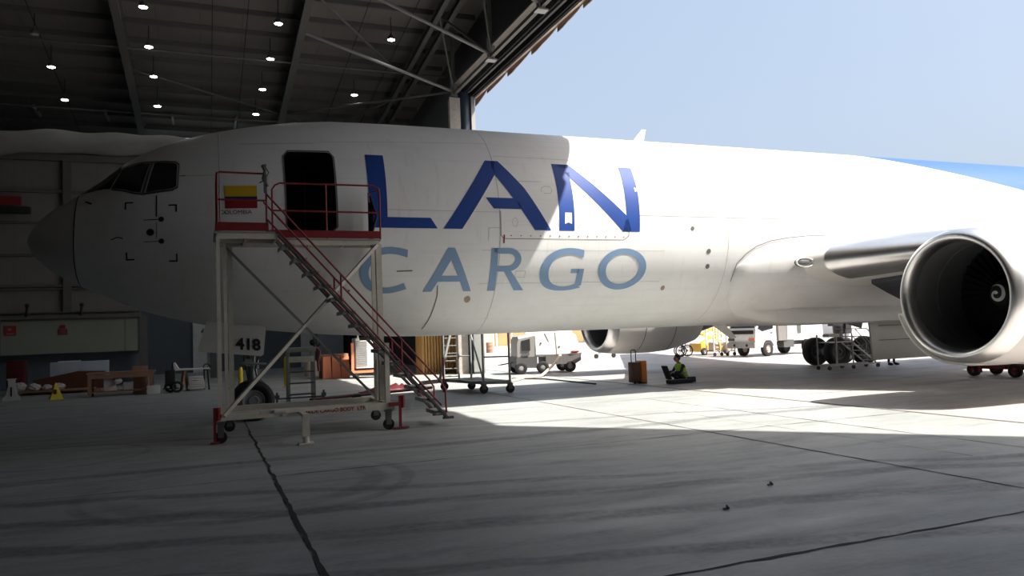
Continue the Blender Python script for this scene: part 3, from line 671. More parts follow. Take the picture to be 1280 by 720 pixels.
for pts_, w_ in (([(2.65, 4.97), (2.65, 4.52)], 0.025), ([(2.65, 4.38), (2.65, 4.06)], 0.01), ([(3.10, 5.41), (3.2, 5.41)], 0.02), ([(1.24, 4.93), (1.36, 4.87)], 0.04), ([(1.78, 4.05), (1.9, 4.1), (2.0, 4.07)], 0.02)): one(ribbon, 'nose_mark', 'inkblack', pts_, w_)
b = MB(); b.prism([(4.2, -2.09, 0), (4.3, -2.09, 0)][:0] or [(15.2, -0.02, 7.20), (15.62, -0.02, 7.20), (15.74, -0.02, 7.66), (15.60, -0.02, 7.66)], (0, 0.04, 0)); b.build('antenna', 'white', plane)
b = MB(); b.prism([(17.75, -0.03, 1.83), (18.2, -0.03, 1.83), (18.62, -0.03, 1.40), (18.40, -0.03, 1.40)], (0, 0.06, 0)); b.build('antenna', 'offwhite', plane)
# wing-body fairing
b = MB(); rings = []
for x, k in ((16.85, 0), (17.0, .28), (17.3, .48), (17.8, .68), (18.5, .85), (19.4, .97), (21, 1), (25, 1), (30, 1), (32, .8), (34, .4), (35, 0)):
    zt = 3.15+(4.20-3.15)*k if x < 30 else 3.6*k+3.0*(1-k); zb = 3.05+(1.70-3.05)*k**0.7; r_ = []
    for j in range(40):
        a = 2*PI*j/40; cz_ = (zt+zb)/2; hz = (zt-zb)/2+0.001; sw = math.copysign(abs(math.cos(a))**0.75, math.cos(a)); zz = cz_+hz*math.sin(a)
        bw = 2.515*math.sqrt(max(0.02, 1-((zz-ZC)/2.705)**2)) if zz < ZC else 2.515
        w = bw-0.05+0.33*math.sqrt(max(0, 1-((zz-cz_)/hz)**2))*(k**0.5)*1.0
        if zz < 2.1: w = max(w, 1.7*k)
        r_.append(Vector((x, w*math.copysign(min(1, abs(math.cos(a))*6), math.cos(a)) if True else 0, zz)))
    rings.append(r_)
b.loft(rings); b.build('wing_fairing', 'skinpaint', plane, angle=60)
b = MB(); ribbon(b, [(16.88, 3.0), (16.93, 3.45), (17.2, 3.72), (17.52, 3.92), (18.0, 4.07), (18.6, 4.16), (19.3, 4.22), (19.9, 4.23)], 0.02, 0.02); part(b, 'fairing_seam', 'seam')
# wings
def airfoil(n=20):
    up_, lo_ = [], []
    for i in range(n+1):
        x = (1-math.cos(PI*i/n))/2
        yt = 5*(0.2969*math.sqrt(x)-0.126*x-0.3516*x*x+0.2843*x**3-0.1036*x**4)
        up_.append((x, yt)); lo_.append((x, -yt))
    return up_, lo_
UPF, LOF = airfoil()
WST = [(1.6, 18.5, 10.4, .155, 3.46), (2.9, 19.25, 9.6, .155, 3.49), (5.0, 20.55, 8.0, .145, 3.56), (8.0, 22.4, 6.4, .125, 3.70), (14, 26.1, 4.7, .11, 4.15), (23.8, 32.2, 2.2, .10, 5.05)]
def wing_section(i, side, f0=0.0, f1=1.0, grow=0.0, dx=0.0):
    yy, xl, ch, th, z0 = i if isinstance(i, tuple) else WST[i]; tw = 0.02*(1-yy/24)
    P = []
    for (x, t) in [p for p in reversed(UPF) if f0 <= p[0] <= f1] + [p for p in LOF if f0 < p[0] <= f1]:
        P.append(Vector((xl+x*ch+dx, side*yy, z0+t*th*ch+math.copysign(grow, t)-tw*x*ch+0.02*ch*math.sin(PI*x))))
    return P
def lerp_st(y):
    for a, c in zip(WST, WST[1:]):
        if a[0] <= y <= c[0]:
            t = (y-a[0])/(c[0]-a[0]); return tuple(p+(q-p)*t for p, q in zip(a, c))
for side in (-1, 1):
    b = MB(); b.loft([wing_section(i, side) for i in range(6)]); wg = b.build('wing', 'nacelle', plane, angle=50)
    for (ya, yb) in ((3.05, 7.1), (8.9, 14.0), (14.1, 22.5)):
        b = MB(); b.loft([wing_section(lerp_st(ya+(yb-ya)*k/4), side, 0, 0.13, 0.02, -0.05) for k in range(5)])
        lab(b.build('slat', 'alu', wg, angle=60), 'bare metal slat')
    b = MB()
    ug = []
    for k in range(5):
        st = lerp_st(3.2+3.9*k/4); yy, xl, ch, th, z0 = st; tw = 0.02*(1-yy/24)
        lw = [(x, z0-t2*th*ch-tw*x*ch+0.02*ch*math.sin(PI*x)) for (x, t2) in [(p[0], -p[1]) for p in LOF] if .12 <= x <= .6]
        ug.append([Vector((xl+x*ch, side*yy, z+.03)) for (x, z) in lw]+[Vector((xl+x*ch, side*yy, z-0.02-0.6*min(1, (x-.12)/.16)*(1-max(0, (x-.4)/.25)**2))) for (x, z) in reversed(lw)])
    b.loft(ug); b.build('wing_cove_panel', 'navygrey', wg, angle=60)
    # landing light in the root
    b = MB(); b.sphere((18.92, side*2.66, 3.45), 0.30, (1, .35, .42), 20); b.build('landing_light', 'lens', wg)
    b = MB(); b.torus((0, 0, 0), (0, 1, 0), 0.30, 0.025)
    for v in b.bm.verts: v.co = Vector((v.co.x+18.92, v.co.y+side*2.74, v.co.z*0.42+3.45))
    b.build('light_bezel', 'white', wg)
# tail surfaces
b = MB(); b.loft([[Vector((x, y*0.18, z)) for x, y in ((x0, 0), (x0+.3, 1), (x0+c*.4, 1.3), (x0+c, 0), (x0+c*.4, -1.3), (x0+.3, -1))] for x0, c, z in ((40.5, 8.5, 6.6), (48.5, 3.2, 15.2))]); b.build('tail_fin', 'blue', plane)
for side in (-1, 1):
    b = MB(); b.loft([[Vector((x, side*y_, z_+y*0.12)) for x, y in ((x0, 0), (x0+.3, 1), (x0+c*.4, 1.3), (x0+c, 0), (x0+c*.4, -1.3), (x0+.3, -1))] for x0, c, y_, z_ in ((44.5, 5.2, 0.8, 5.6), (49.5, 2.0, 9.3, 6.4))]); b.build('tailplane', 'nacelle', plane)
# engines
EX, EZ = 17.93, 2.25
def engine(side):
    y = side*7.9; c = (EX, y, EZ)
    b = MB(); b.lathe([(0.42, 1.415), (0.9, 1.455), (1.5, 1.48), (2.4, 1.48), (3.2, 1.42), (3.9, 1.28), (4.5, 1.10), (4.5, 1.04), (3.6, 1.0)], c, n=72); nac = b.build('engine_nacelle', 'nacelle', plane, angle=60)
    b = MB(); b.lathe([(0.42, 1.418), (0.2, 1.385), (0.08, 1.34), (0.02, 1.295), (0.0, 1.25), (0.02, 1.205), (0.08, 1.165), (0.18, 1.135), (0.30, 1.12)], c, n=72); lab(b.build('inlet_lip', 'alu', nac, angle=60), 'polished metal inlet ring')
    b = MB(); b.lathe([(0.30, 1.12), (0.6, 1.11), (1.0, 1.14), (1.9, 1.17)], c, n=72); b.lathe([(0.95, 1.13), (0.95, 1.11), (0.99, 1.11), (0.99, 1.14)], c, n=72); b.build('inlet_duct', 'duct', nac, angle=60)
    b = MB(); b.lathe([(1.87, 0.0001), (1.87, 1.17)], c, n=48)
    for k in range(38):
        a = 2*PI*k/38; r0, r1 = 0.36, 1.15; R = Matrix.Rotation(a, 3, 'X')
        P = []
        for rr, tw in ((r0, 0.5), (0.75, 0.9), (r1, 1.15)):
            dx, dy = 0.09*math.cos(tw), 0.09*math.sin(tw)
            P.append([Vector(c)+R @ Vector((1.76-dx, -dy, rr)), Vector(c)+R @ Vector((1.76+dx, dy, rr))])
        vs = [[b.bm.verts.new(p) for p in r_] for r_ in P]
        for q, w in zip(vs, vs[1:]): b.bm.faces.new((q[0], q[1], w[1], w[0]))
    b.build('fan', 'fan', nac, recalc=False)
    sp = [(1.30, 0.001), (1.31, 0.05), (1.36, 0.14), (1.46, 0.25), (1.60, 0.33), (1.80, 0.37)]
    b = MB(); b.lathe(sp, c, n=32); b.build('spinner', 'black', nac, angle=60)
    b = MB(); prev = None     # white spiral painted on the spinner
    def spr(r):
        for (h0, r0), (h1, r1) in zip(sp, sp[1:]):
            if r <= r1: return h0+(h1-h0)*(r-r0)/(r1-r0)
        return sp[-1][0]
    for k in range(41):
        t = k/40; a = 2.6-t*8.2; rc = 0.035+0.15*t+0.07*max(0, t-.75)*4; w = 0.045*math.sin(PI*min(1, 0.25+t*0.75))**0.7+0.006
        pr = []
        for rr in (rc-w*0.7, rc+w*0.7):
            rr = max(0.01, rr); pr.append(b.bm.verts.new((EX+spr(rr)-0.012, y+rr*math.cos(a), EZ+rr*math.sin(a))))
        if prev: b.bm.faces.new((prev[0], prev[1], pr[1], pr[0]))
        prev = pr
    lab(b.build('spinner_spiral', 'white', nac, recalc=False), 'white painted spiral')
    b = MB(); b.lathe([(3.4, 0.98), (4.4, 0.86), (5.2, 0.66), (5.8, 0.50), (5.8, 0.46), (5.0, .5)], c, n=48); b.lathe([(4.8, 0.34), (5.6, 0.30), (6.3, 0.06)], c, n=32); lab(b.build('exhaust_nozzle', 'steel', nac, angle=60), 'dark core exhaust')
    b = MB()
    for h in (1.55, 2.95): b.lathe([(h, 1.484 if h < 2 else 1.452), (h+0.03, 1.484 if h < 2 else 1.449)], c, n=72)
    b.build('cowl_seam', 'seam', nac)
    # pylon
    b = MB(); b.loft([[Vector((x, y+s_*w, z)) for (s_, z) in ((-1, zb), (-1, zt), (1, zt), (1, zb))] for x, w, zb, zt in ((EX+1.1, .03, EZ+1.44, EZ+1.47), (EX+2.2, .18, EZ+1.3, EZ+1.68), (EX+4.0, .24, EZ+1.0, EZ+1.85), (EX+5.6, .24, EZ+0.6, 4.0), (EX+8.5, .16, EZ+1.1, 3.7), (EX+10, .04, EZ+1.4, 3.6))]); b.build('pylon', 'nacelle', plane, angle=40)
    if side < 0:
        b = MB(); rings = []
        for (hx, rr_) in ((0.55, 1.46), (0.9, 1.50), (1.6, 1.52), (2.6, 1.52)):
            rings.append([Vector((EX+hx, y+0.40+rr_*math.cos(math.radians(a)), EZ+0.02+rr_*math.sin(math.radians(a)))) for a in range(-14, -101, -4)])
        b.loft(rings, closed=False, caps=False); b.build('open_cowl_door', 'doorgrey', nac, solid=0.05, angle=60)
    return nac
COWL = (0, 1.9)
engine(-1); engine(1)
# landing gear
def wheel(b_parent, c, R, w, hub='geargrey'):
    c = Vector(c); s_ = -1
    b = MB(); pr = [(-w/2*.55, R*.52), (-w/2*.85, R*.62), (-w/2, R*.80), (-w/2*.8, R*.95), (-w/2*.45, R), (w/2*.45, R), (w/2*.8, R*.95), (w/2, R*.80), (w/2*.85, R*.62), (w/2*.55, R*.52)]
    b.lathe(pr, c, (0, 1, 0), 40); t = b.build('tyre', 'tyre', b_parent, angle=50)
    b = MB(); b.lathe([(-w*.16, 0.001), (-w*.16, R*.14), (-w*.30, R*.16), (-w*.30, R*.24), (-w*.12, R*.28), (-w*.14, R*.40), (-w*.30, R*.50), (-w*.30, R*.55), (w*.3, R*.55), (w*.3, R*.45), (w*.1, R*.3), (w*.1, 0.001)], c, (0, 1, 0), 32)
    for k in range(8):
        a = 2*PI*k/8; b.tube(c+Vector((R*.34*math.cos(a), -w*.22, R*.34*math.sin(a))), c+Vector((R*.34*math.cos(a), -w*.1, R*.34*math.sin(a))), R*.035, n=8)
    b.build('wheel_hub', hub, t)
    return t
NGX = 4.58
b = MB(); b.tube((NGX, 0, 0.45), (NGX-0.02, 0, 2.1), 0.07, n=20); b.tube((NGX, 0, 0.95), (NGX-0.03, 0, 2.2), 0.11, n=20); b.tube((NGX, -0.36, 0.47), (NGX, 0.36, 0.47), 0.06); b.tube((NGX-0.02, 0, 1.5), (NGX-1.1, 0, 2.15), 0.05)
b.beam((NGX+0.1, 0, 1.0), (NGX+0.34, 0, 0.75), 0.12, 0.05); b.beam((NGX+0.34, 0, 0.75), (NGX+0.05, 0, 0.5), 0.12, 0.05); b.tube((NGX-0.1, -0.22, 1.35), (NGX-0.1, 0.22, 1.35), 0.09); b.tube((NGX+0.1, -0.16, 1.2), (NGX+0.1, -0.16, 1.8), 0.035)
b.box((NGX, -0.17, 1.62), (0.25, 0.1, 0.16)); b.tube((NGX-0.25, -0.2, 1.35), (NGX+0.3, -0.22, 1.3), 0.03)
ng = b.build('nose_gear', 'geargrey', plane); b = MB(); b.path([(NGX-0.1, -0.15, 1.9), (NGX+0.16, -0.2, 1.6), (NGX+0.05, -0.2, 1.2), (NGX+0.12, -0.14, 0.8)], 0.018, 6); b.path([(NGX+0.1, 0.1, 1.9), (NGX-0.2, -0.15, 1.5), (NGX-0.1, -0.16, 0.9)], 0.014, 6); b.build('hydraulic_line', 'black', ng)
wheel(ng, (NGX, -0.28, 0.465), 0.47, 0.34); wheel(ng, (NGX, 0.28, 0.465), 0.47, 0.34)
for s_ in (-1, 1):
    b = MB(); Yd = s_*0.62
    b.prism([(3.62, Yd, 2.45), (4.88, Yd, 2.16), (4.86, Yd+.01, 2.13), (4.80, Yd, 1.54), (4.74, Yd, 1.50), (3.42, Yd, 1.66), (3.4, Yd, 1.72)], (0, 0.04, 0)); nd = lab(b.build('nose_gear_door', 'offwhite', plane, smooth=False), 'white gear door numbered 418' if s_ < 0 else 'white gear door')
    if s_ < 0:
        me = text_mesh('418', 0.36, 0.012); b = MB(); R = Matrix.Rotation(math.radians(-6), 3, 'Y')
        mp = [b.bm.verts.new(Vector((4.20, Yd-0.008, 1.69))+Vector((v.co.x*1.0*math.cos(.1), 0, v.co.y-0.10*v.co.x))) for v in me.vertices]
        for p_ in me.polygons: b.bm.faces.new([mp[i] for i in p_.vertices])
        b.build('door_number', 'inkblack', nd, recalc=False)
MGX = NGX+22.76
for s_ in (-1, 1):
    y = s_*4.65
    b = MB(); b.tube((MGX, y, 0.62), (MGX-0.1, y*0.98, 3.3), 0.16, n=20); b.tube((MGX, y, 1.3), (MGX-0.1, y, 3.2), 0.22, n=20); b.beam((MGX-0.85, y, 0.57), (MGX+0.85, y, 0.57), 0.2, 0.24)
    for dx in (-0.71, 0.71): b.tube((MGX+dx, y-0.62, 0.57), (MGX+dx, y+0.62, 0.57), 0.09)
    b.tube((MGX, y, 1.8), (MGX, y*0.55, 3.0), 0.09); b.tube((MGX+0.1, y, 1.6), (MGX+1.4, y*0.8, 3.0), 0.08); b.box((MGX+0.25, y-0.1, 1.5), (0.3, 0.4, 0.5)); b.box((MGX-0.3, y-0.15, 1.75), (0.5, 0.3, 0.35))
    mg = b.build('main_gear', 'geargrey', plane)
    for dx in (-0.71, 0.71):
        for dy in (-0.57, 0.57): wheel(mg, (MGX+dx, y+dy, 0.57), 0.57, 0.42, 'darkgrey')  # main hubs get a darker colour standing in for the wing's shade
    b = MB(); b.prism([(MGX-1.0, y-s_*1.0, 3.0), (MGX-0.9, y-s_*1.0, 1.75), (MGX+0.2, y-s_*1.0, 1.45), (MGX+0.7, y-s_*1.0, 3.0)], (0, 0.05, 0)); b.build('strut_door', 'darkgrey', plane, smooth=False)
    b = MB(); b.path([(MGX-0.4, y-0.3, 2.3), (MGX-0.1, y-0.42, 2.0), (MGX+0.2, y-0.42, 2.15), (MGX+0.5, y-0.3, 2.4)], 0.07, 8); b.beam((MGX+0.1, y-0.4, 2.1), (MGX+0.2, y-0.42, 1.6), 0.06, 0.03); lab(b.build('safety_lock', 'redbright', mg), 'red gear lock sleeve with streamer')
# big inboard gear door hanging under the belly
DY = -1.1
a_ = py(1092, 450, DY); c_ = py(1146, 450, DY)
b = MB(); prf = []
for k in range(9):
    t = k/8; prf.append((DY-0.16*math.sin(PI*t), 0.0))
rings = []
zb = a_.z
for k in range(9):
    t = k/8; z = 1.95+(zb-1.95)*t; yy = DY-0.22*math.sin(PI*t*0.9)
    xa = py(1086+6*t, 400+50*t, yy).x
    rings.append([Vector((xa, yy, z)), Vector((xa+3.1-0.5*t, yy, z)), Vector((xa+3.1-0.5*t, yy+0.06, z)), Vector((xa, yy+0.06, z))])
b.loft(rings); gd = b.build('main_gear_door', 'doorgrey', plane, angle=50)
b = MB(); x_ = rings[0][0].x
for zz in (1.6, 1.15): b.beam((x_+0.15, DY-0.235, zz), (x_+2.6, DY-0.235, zz), 0.02, 0.02)
b.build('door_seam', 'seam', gd)

# ------------------------------------------------------------------ red railed maintenance stand
stand = thing('maintenance_stand', 'tall cream steel access stand with red handrails and stairs at the open airplane door', 'access stand', (5.4, -3.2, 0))
FZ = 3.93
def P_(b, name, mt, parent=stand, label=None, smooth=True):
    o = b.build(name, mt, parent, smooth=smooth)
    if label: o['label'] = label
    return o
LX, RX, FYs, BYs = 3.80, 7.02, -4.0, -2.62
for (x, y, w, zt) in ((LX, FYs, .07, FZ-.1), (3.93, -3.35, .06, FZ-.1), (4.04, BYs, .10, FZ-.1), (RX, -3.0, .12, FZ-.1), (RX-0.13, -3.02, .06, FZ-.1), (RX, BYs, .1, FZ-.1)):
    b = MB(); b.beam((x, y, 0.42), (x, y, zt), w, w); P_(b, 'post', 'cream', smooth=False)
b = MB(); b.beam((RX-0.10, FYs, 0.42), (RX-0.10, FYs, 1.72), .09, .09); P_(b, 'post', 'cream', smooth=False)
# deck
b = MB(); b.box(((LX+4.80)/2-0.02, (FYs+BYs)/2, FZ-0.02), (4.80-LX+0.1, BYs-FYs+0.06, 0.04)); b.box(((4.8+RX)/2, (-3.05+BYs)/2, FZ-0.02), (RX-4.8+0.1, 0.5, 0.04)); P_(b, 'deck', 'greysteel', smooth=False)
b = MB()
for (p, q) in (((LX, FYs, FZ-.09), (4.85, FYs, FZ-.09)), ((LX, FYs, FZ-.09), (LX, BYs, FZ-.09)), ((LX, BYs, FZ-.09), (RX, BYs, FZ-.09)), ((4.85, -3.05, FZ-.09), (RX, -3.05, FZ-.09)), ((4.85, FYs, FZ-.09), (4.85, -3.05, FZ-.09)), ((RX, -3.05, FZ-.09), (RX, BYs, FZ-.09)), ((4.3, FYs, FZ-.09), (4.3, BYs, FZ-.09)), ((5.6, -3.05, FZ-.09), (5.6, BYs, FZ-.09)), ((6.3, -3.05, FZ-.09), (6.3, BYs, FZ-.09)), ((LX, -3.35, FZ-.09), (4.85, -3.35, FZ-.09))):
    b.beam(p, q, 0.05, 0.10)
P_(b, 'deck_frame', 'cream', smooth=False)
# toe boards and rails
b = MB(); b.box(((LX+4.68)/2, FYs-0.02, FZ+0.09), (4.68-LX+0.06, 0.02, 0.16)); b.box(((4.86+RX)/2, -3.07, FZ+0.09), (RX-4.86+0.1, 0.02, 0.16)); b.box((LX-0.03, (FYs+BYs)/2, FZ+0.09), (0.02, BYs-FYs, 0.16)); P_(b, 'toe_board', 'red', smooth=False)
rr = 0.019
def rail(pts, name='handrail'):
    b = MB(); b.path(pts, rr, 10); return P_(b, name, 'red')
HZ = FZ+1.12
rail([(LX, FYs, FZ), (LX, FYs, HZ-.04), (LX+.04, FYs, HZ), (4.64, FYs, HZ), (4.68, FYs, HZ-.04), (4.68, FYs, FZ)])
rail([(LX, FYs, FZ+.60), (4.68, FYs, FZ+.60)], 'mid_rail')
rail([(LX, FYs, HZ-.02), (LX, BYs, HZ-.02), (LX, BYs, FZ)]); rail([(LX, FYs, FZ+.6), (LX, BYs, FZ+.6)], 'mid_rail'); rail([(LX, -3.3, HZ-.02), (LX, -3.3, FZ)], 'rail_post')
rail([(4.86, -3.05, FZ), (4.86, -3.05, HZ-.12), (4.92, -3.05, HZ-.03), (5.02, -3.05, HZ+.02), (RX-.08, -3.05, HZ+.03), (RX+.03, -3.05, HZ-.03), (RX+.05, -3.05, HZ-.14), (RX+.05, -3.05, FZ)])
rail([(4.86, -3.05, FZ+.57), (RX+.05, -3.05, FZ+.57)], 'mid_rail'); rail([(5.94, -3.05, HZ+.02), (5.94, -3.05, FZ-.05)], 'rail_post')
rail([(RX+.05, -3.05, HZ-.05), (RX-.1, BYs, HZ-.05), (RX-.1, BYs, FZ)]); rail([(RX+.05, -3.05, FZ+.57), (RX-.1, BYs, FZ+.57)], 'mid_rail')
b = MB(); b.box((4.66, FYs-.02, HZ-.10), (.05, .05, .55)); b.path([(4.62, FYs, HZ+.16), (4.66, FYs-.04, HZ+.05), (4.63, FYs, HZ-.1), (4.70, FYs-.03, HZ-.25)], .03, 6); b.path([(4.56, FYs, HZ-.18), (4.66, FYs, HZ-.12), (4.73, FYs-.03, HZ+.02), (4.64, FYs, HZ+.18)], .012, 6); P_(b, 'tied_cloth', 'darkgrey')
# sheet leaned in the left end, dark cushion at the right end
b = MB(); b.box((LX+0.06, -3.35, FZ+.52), (0.02, 0.9, 0.95)); P_(b, 'side_sheet', 'mesh_panel' if 'mesh_panel' in M else 'cage', smooth=False).hide_render = False
b = MB(); b.box((RX-.10, -2.85, FZ+.42), (.10, .10, .82), bev=0.03); b.path([(RX-.1, -2.9, FZ+.15), (RX+.0, -2.95, FZ+.5), (RX-.12, -2.9, FZ+.95)], .03, 8); P_(b, 'rolled_cover', 'navy')
# stairs
S0 = Vector((4.88, 0, 3.88)); S1 = Vector((8.13, 0, 0.16)); D = (S1-S0)
for y in (-3.98, -3.22):
    b = MB(); b.beam(S0+Vector((0, y, 0)), S1+Vector((0, y, 0)), 0.04, 0.17, upv=(0, 1, 0)); bpy_o = P_(b, 'stringer', 'stringer', smooth=False)
for k in range(14):
    p = S0+D*((k+0.7)/14.2); b = MB(); b.box((p.x+0.02, -3.60, p.z-0.02), (0.25, 0.80, 0.03)); b.box((p.x-0.10, -3.6, p.z-0.05), (0.02, 0.78, 0.06)); b.box((p.x, -4.02, p.z-0.05), (0.22, 0.02, 0.05)); P_(b, 'stair_tread', 'greysteel', smooth=False)
b = MB(); b.box((8.17, -3.98, 0.14), (0.22, 0.07, 0.05)); b.box((8.17, -3.22, 0.14), (0.22, 0.07, 0.05)); P_(b, 'stair_foot', 'stringer', smooth=False)
for y in (-4.03, -3.18):
    for h0, h1 in ((0.72, 0.66), (0.24, 0.18)):
        a = Vector((4.68, y, FZ+h0)); c = Vector((8.02, y, FZ+h0-3.72*(8.02-4.68)/3.25*0.985))
        pts = [a, c] + ([Vector((8.11, y, c.z-.16)), Vector((8.12, y, 0.25))] if h0 > .5 else [])
        rail(pts, 'stair_rail')
    for t in (0.36, 0.72):
        x = 4.88+3.25*t; z = 3.88-3.72*t; rail([(x, y, z), (x, y, FZ+0.72-3.72*(x-4.68)/3.25*0.985)], 'rail_post')
# braces
b = MB(); b.beam((3.86, -4.03, 0.5), (6.98, -3.08, 3.80), 0.085, 0.06); P_(b, 'brace', 'cream', smooth=False)
b = MB(); b.beam((3.95, -2.66, 3.80), (6.95, -2.66, 0.55), 0.05, 0.05); P_(b, 'brace', 'greysteel', smooth=False)
# base frame
b = MB(); b.beam((3.72, -3.98, .46), (6.98, -3.98, .46), .09, .10, (0, 0, 1)); b.beam((4.9, -4.0, .47), (7.0, -4.0, .47), .12, .14); P_(b, 'base_beam', 'cream', smooth=False)
b = MB(); b.beam((3.85, -2.2, .46), (7.05, -2.2, .46), .10, .14); b.beam((3.8, -3.2, .46), (7.05, -3.2, .46), .2, .06); P_(b, 'base_beam', 'cream', smooth=False)
for x in (3.80, 6.98):
    b = MB(); b.beam((x, -4.05, .44), (x, -2.1, .44), .12, .14); P_(b, 'base_beam', 'cream', smooth=False)
me = text_mesh('WIDE CARGO BODY  LTR', 0.10, 0.003); b = MB(); mp = [b.bm.verts.new((5.30+v.co.x, -4.072, 0.435+v.co.y)) for v in me.vertices]
for p_ in me.polygons: b.bm.faces.new([mp[i] for i in p_.vertices])
lab(b.build('stencilled_text', 'red', stand, recalc=False), 'red stencilled lettering WIDE CARGO BODY')
def caster(x, y, R, par, top=0.40, w=0.07, name='caster'):
    b = MB(); b.box((x, y, top-.03), (.15, .15, .02)); b.box((x, y-w*.8, (top+R)/2), (R*1.0, .012, top-R*0.9)); b.box((x, y+w*.8, (top+R)/2), (R*1.0, .012, top-R*.9)); o = b.build(name, 'darkgrey', par)
    b = MB(); b.tube((x, y-w/2, R), (x, y+w/2, R), R, n=24); b.build('caster_wheel', 'tyre', o); return o
for (x, y) in ((3.80, -4.0), (6.92, -4.02), (4.0, -2.15), (7.05, -2.15)): caster(x, y, 0.11, stand, w=.055)
def jack(x, y, foot=True, arm=1):
    b = MB(); b.beam((x, y, 0.05), (x, y, 0.66), .05, .05); b.box((x, y, .03), (.32 if arm else .16, .14, .02)); b.box((x-.1*(1 if arm else -.6), y, .50), (.22 if arm else .12, .07, .07)); b.tube((x+.06, y, .42), (x+.06, y, .66), .045, n=10); return lab(P_(b, 'screw_jack', 'red'), 'red screw jack')
jack(7.14, -4.1); jack(3.70, -4.06, arm=0)
b = MB(); b.beam((5.19, -5.15, .10), (5.19, -5.15, .52), .13, .07); b.beam((5.19, -5.2, .50), (5.19, -3.9, .50), .10, .06); b.box((5.19, -5.15, .02), (.26, .22, .03)); b.tube((5.19, -5.15, .03), (5.19, -5.15, .14), .06); P_(b, 'outrigger', 'cream')
b = MB(); b.beam((4.45, -4.55, .56), (5.8, -4.5, .56), .07, .07); b.tube((4.7, -4.62, .56), (4.9, -4.62, .56), .05); P_(b, 'outrigger_bar', 'cream')

# ------------------------------------------------------------------ pendant lamps
def lamp(on):
    t = thing('pendant_lamp', 'x', 'lamp', (0, 0, 0))
    b = MB(); b.lathe([(0.0, 0.165), (0.02, 0.172), (0.14, 0.15), (0.22, 0.07), (0.26, 0.05), (0.36, 0.05), (0.36, 0.001)], (0, 0, 0), (0, 0, 1), 24); b.build('lamp_shade', 'darkgrey', t)
    b = MB(); b.lathe([(0.012, 0.001), (-0.03, 0.08), (0.0, 0.155), (0.02, 0.16)], (0, 0, 0), (0, 0, 1), 24); b.build('lamp_diffuser', 'lampon' if on else 'lampoff', t, recalc=True)
    b = MB(); b.tube((0, 0, 0.34), (0, 0, 1.55), 0.018, n=8); b.build('suspension_rod', 'black', t)
    return t
def atP(u, v):
    q = ray(u, v); a, bb = 14.37+2.3, -0.115
    t = (a+bb*CAM.y-CAM.z)/(q.z-bb*q.y); return CAM+q*t
rows = [[(179, 9), (186, 59), (192, 96), (197, 133)], [(348, 30), (338, 74), (328, 112), (320, 143)], [(489, 50), (443, 119)], [(64, 84), (81, 125)]]
rown = ['row just right of the left roof rafter', 'row just left of the right roof rafter', 'right-hand pair near the hangar mouth', 'leftmost row']
ordn = [['topmost', 'second from the top', 'third from the top', 'lowest'], ['topmost', 'second from the top', 'third from the top', 'lowest'], ['upper', 'lower'], ['upper', 'lower']]
proto = lamp(True); first = True
for r_, nm, od in zip(rows, rown, ordn):
    for uv, w in zip(r_, od):
        o = proto if first else copy_tree(proto); first = False
        o.location = atP(*uv); o['label'] = '%s lit lamp of the %s' % (w, nm); o['group'] = 'lit high-bay lamps'
o = lamp(False); o.location = atP(43, 43); o['label'] = 'unlit pendant lamp hanging at far upper left'; o['category'] = 'lamp'

# ------------------------------------------------------------------ fabric roll on top of the partition
b = MB(); rings = []
for k in range(60):
    x = -13.5+k*0.36; sag = 0.10*math.sin(k*0.5)+0.15*math.sin(k*0.17+1); r_ = []
    for j in range(20):
        a = 2*PI*j/20; rr_ = 0.56+0.07*math.sin(3*a+k*0.3)+0.05*math.sin(k*0.9)
        r_.append(Vector((x, WY-0.30+rr_*0.75*math.cos(a), 11.42+0.06*math.sin(k*.2)-k*0.004+sag*0.5+rr_*math.sin(a)*0.92)))
    rings.append(r_)
b.loft(rings); tag(b.build('fabric_roll', 'fabric', angle=70), 'grey rolled fabric curtain along the top of the hangar side wall', 'curtain roll')

# ------------------------------------------------------------------ things along the side wall
def on_wall(u, v, d=0.03): return py(u, v, WY-d)
p = on_wall(13, 413.5); b = MB(); b.box((p.x, WY-.05, p.z), (.46, .05, .44)); o = b.build('wall_sign', 'redbright'); tag(o, 'square red sign with a pale symbol on the wall, leftmost', 'sign')
b = MB(); b.sphere((p.x-.03, WY-.085, p.z+.05), .09, (1, .15, .7)); b.box((p.x, WY-.08, p.z-.14), (.3, .01, .05)); b.build('sign_symbol', 'wallsheet', o)
p = on_wall(78.5, 415); b = MB(); b.box((p.x, WY-.05, p.z), (.36, .05, .26)); b.box((p.x, WY-.05, p.z+.24), (.2, .05, .16)); o = b.build('wall_sign', 'red'); tag(o, 'small red fire notice in two pieces on the wall', 'sign')
b = MB()
for k in range(3): b.box((p.x, WY-.08, p.z+.07-k*.07), (.26, .01, .025))
b.build('sign_text', 'wallsheet', o)
p = on_wall(10, 253, .5); t = thing('wall_heater', 'long dark wall heater below a red panel at far left', 'heater', (p.x, WY-.3, p.z))
b = MB(); b.box((p.x, WY-.35, p.z-.32), (1.7, .35, .3), bev=.04); b.build('heater_body', 'black', t); b = MB(); b.box((p.x-.2, WY-.2, p.z+.12), (1.3, .1, .42)); b.build('red_panel', 'red', t)
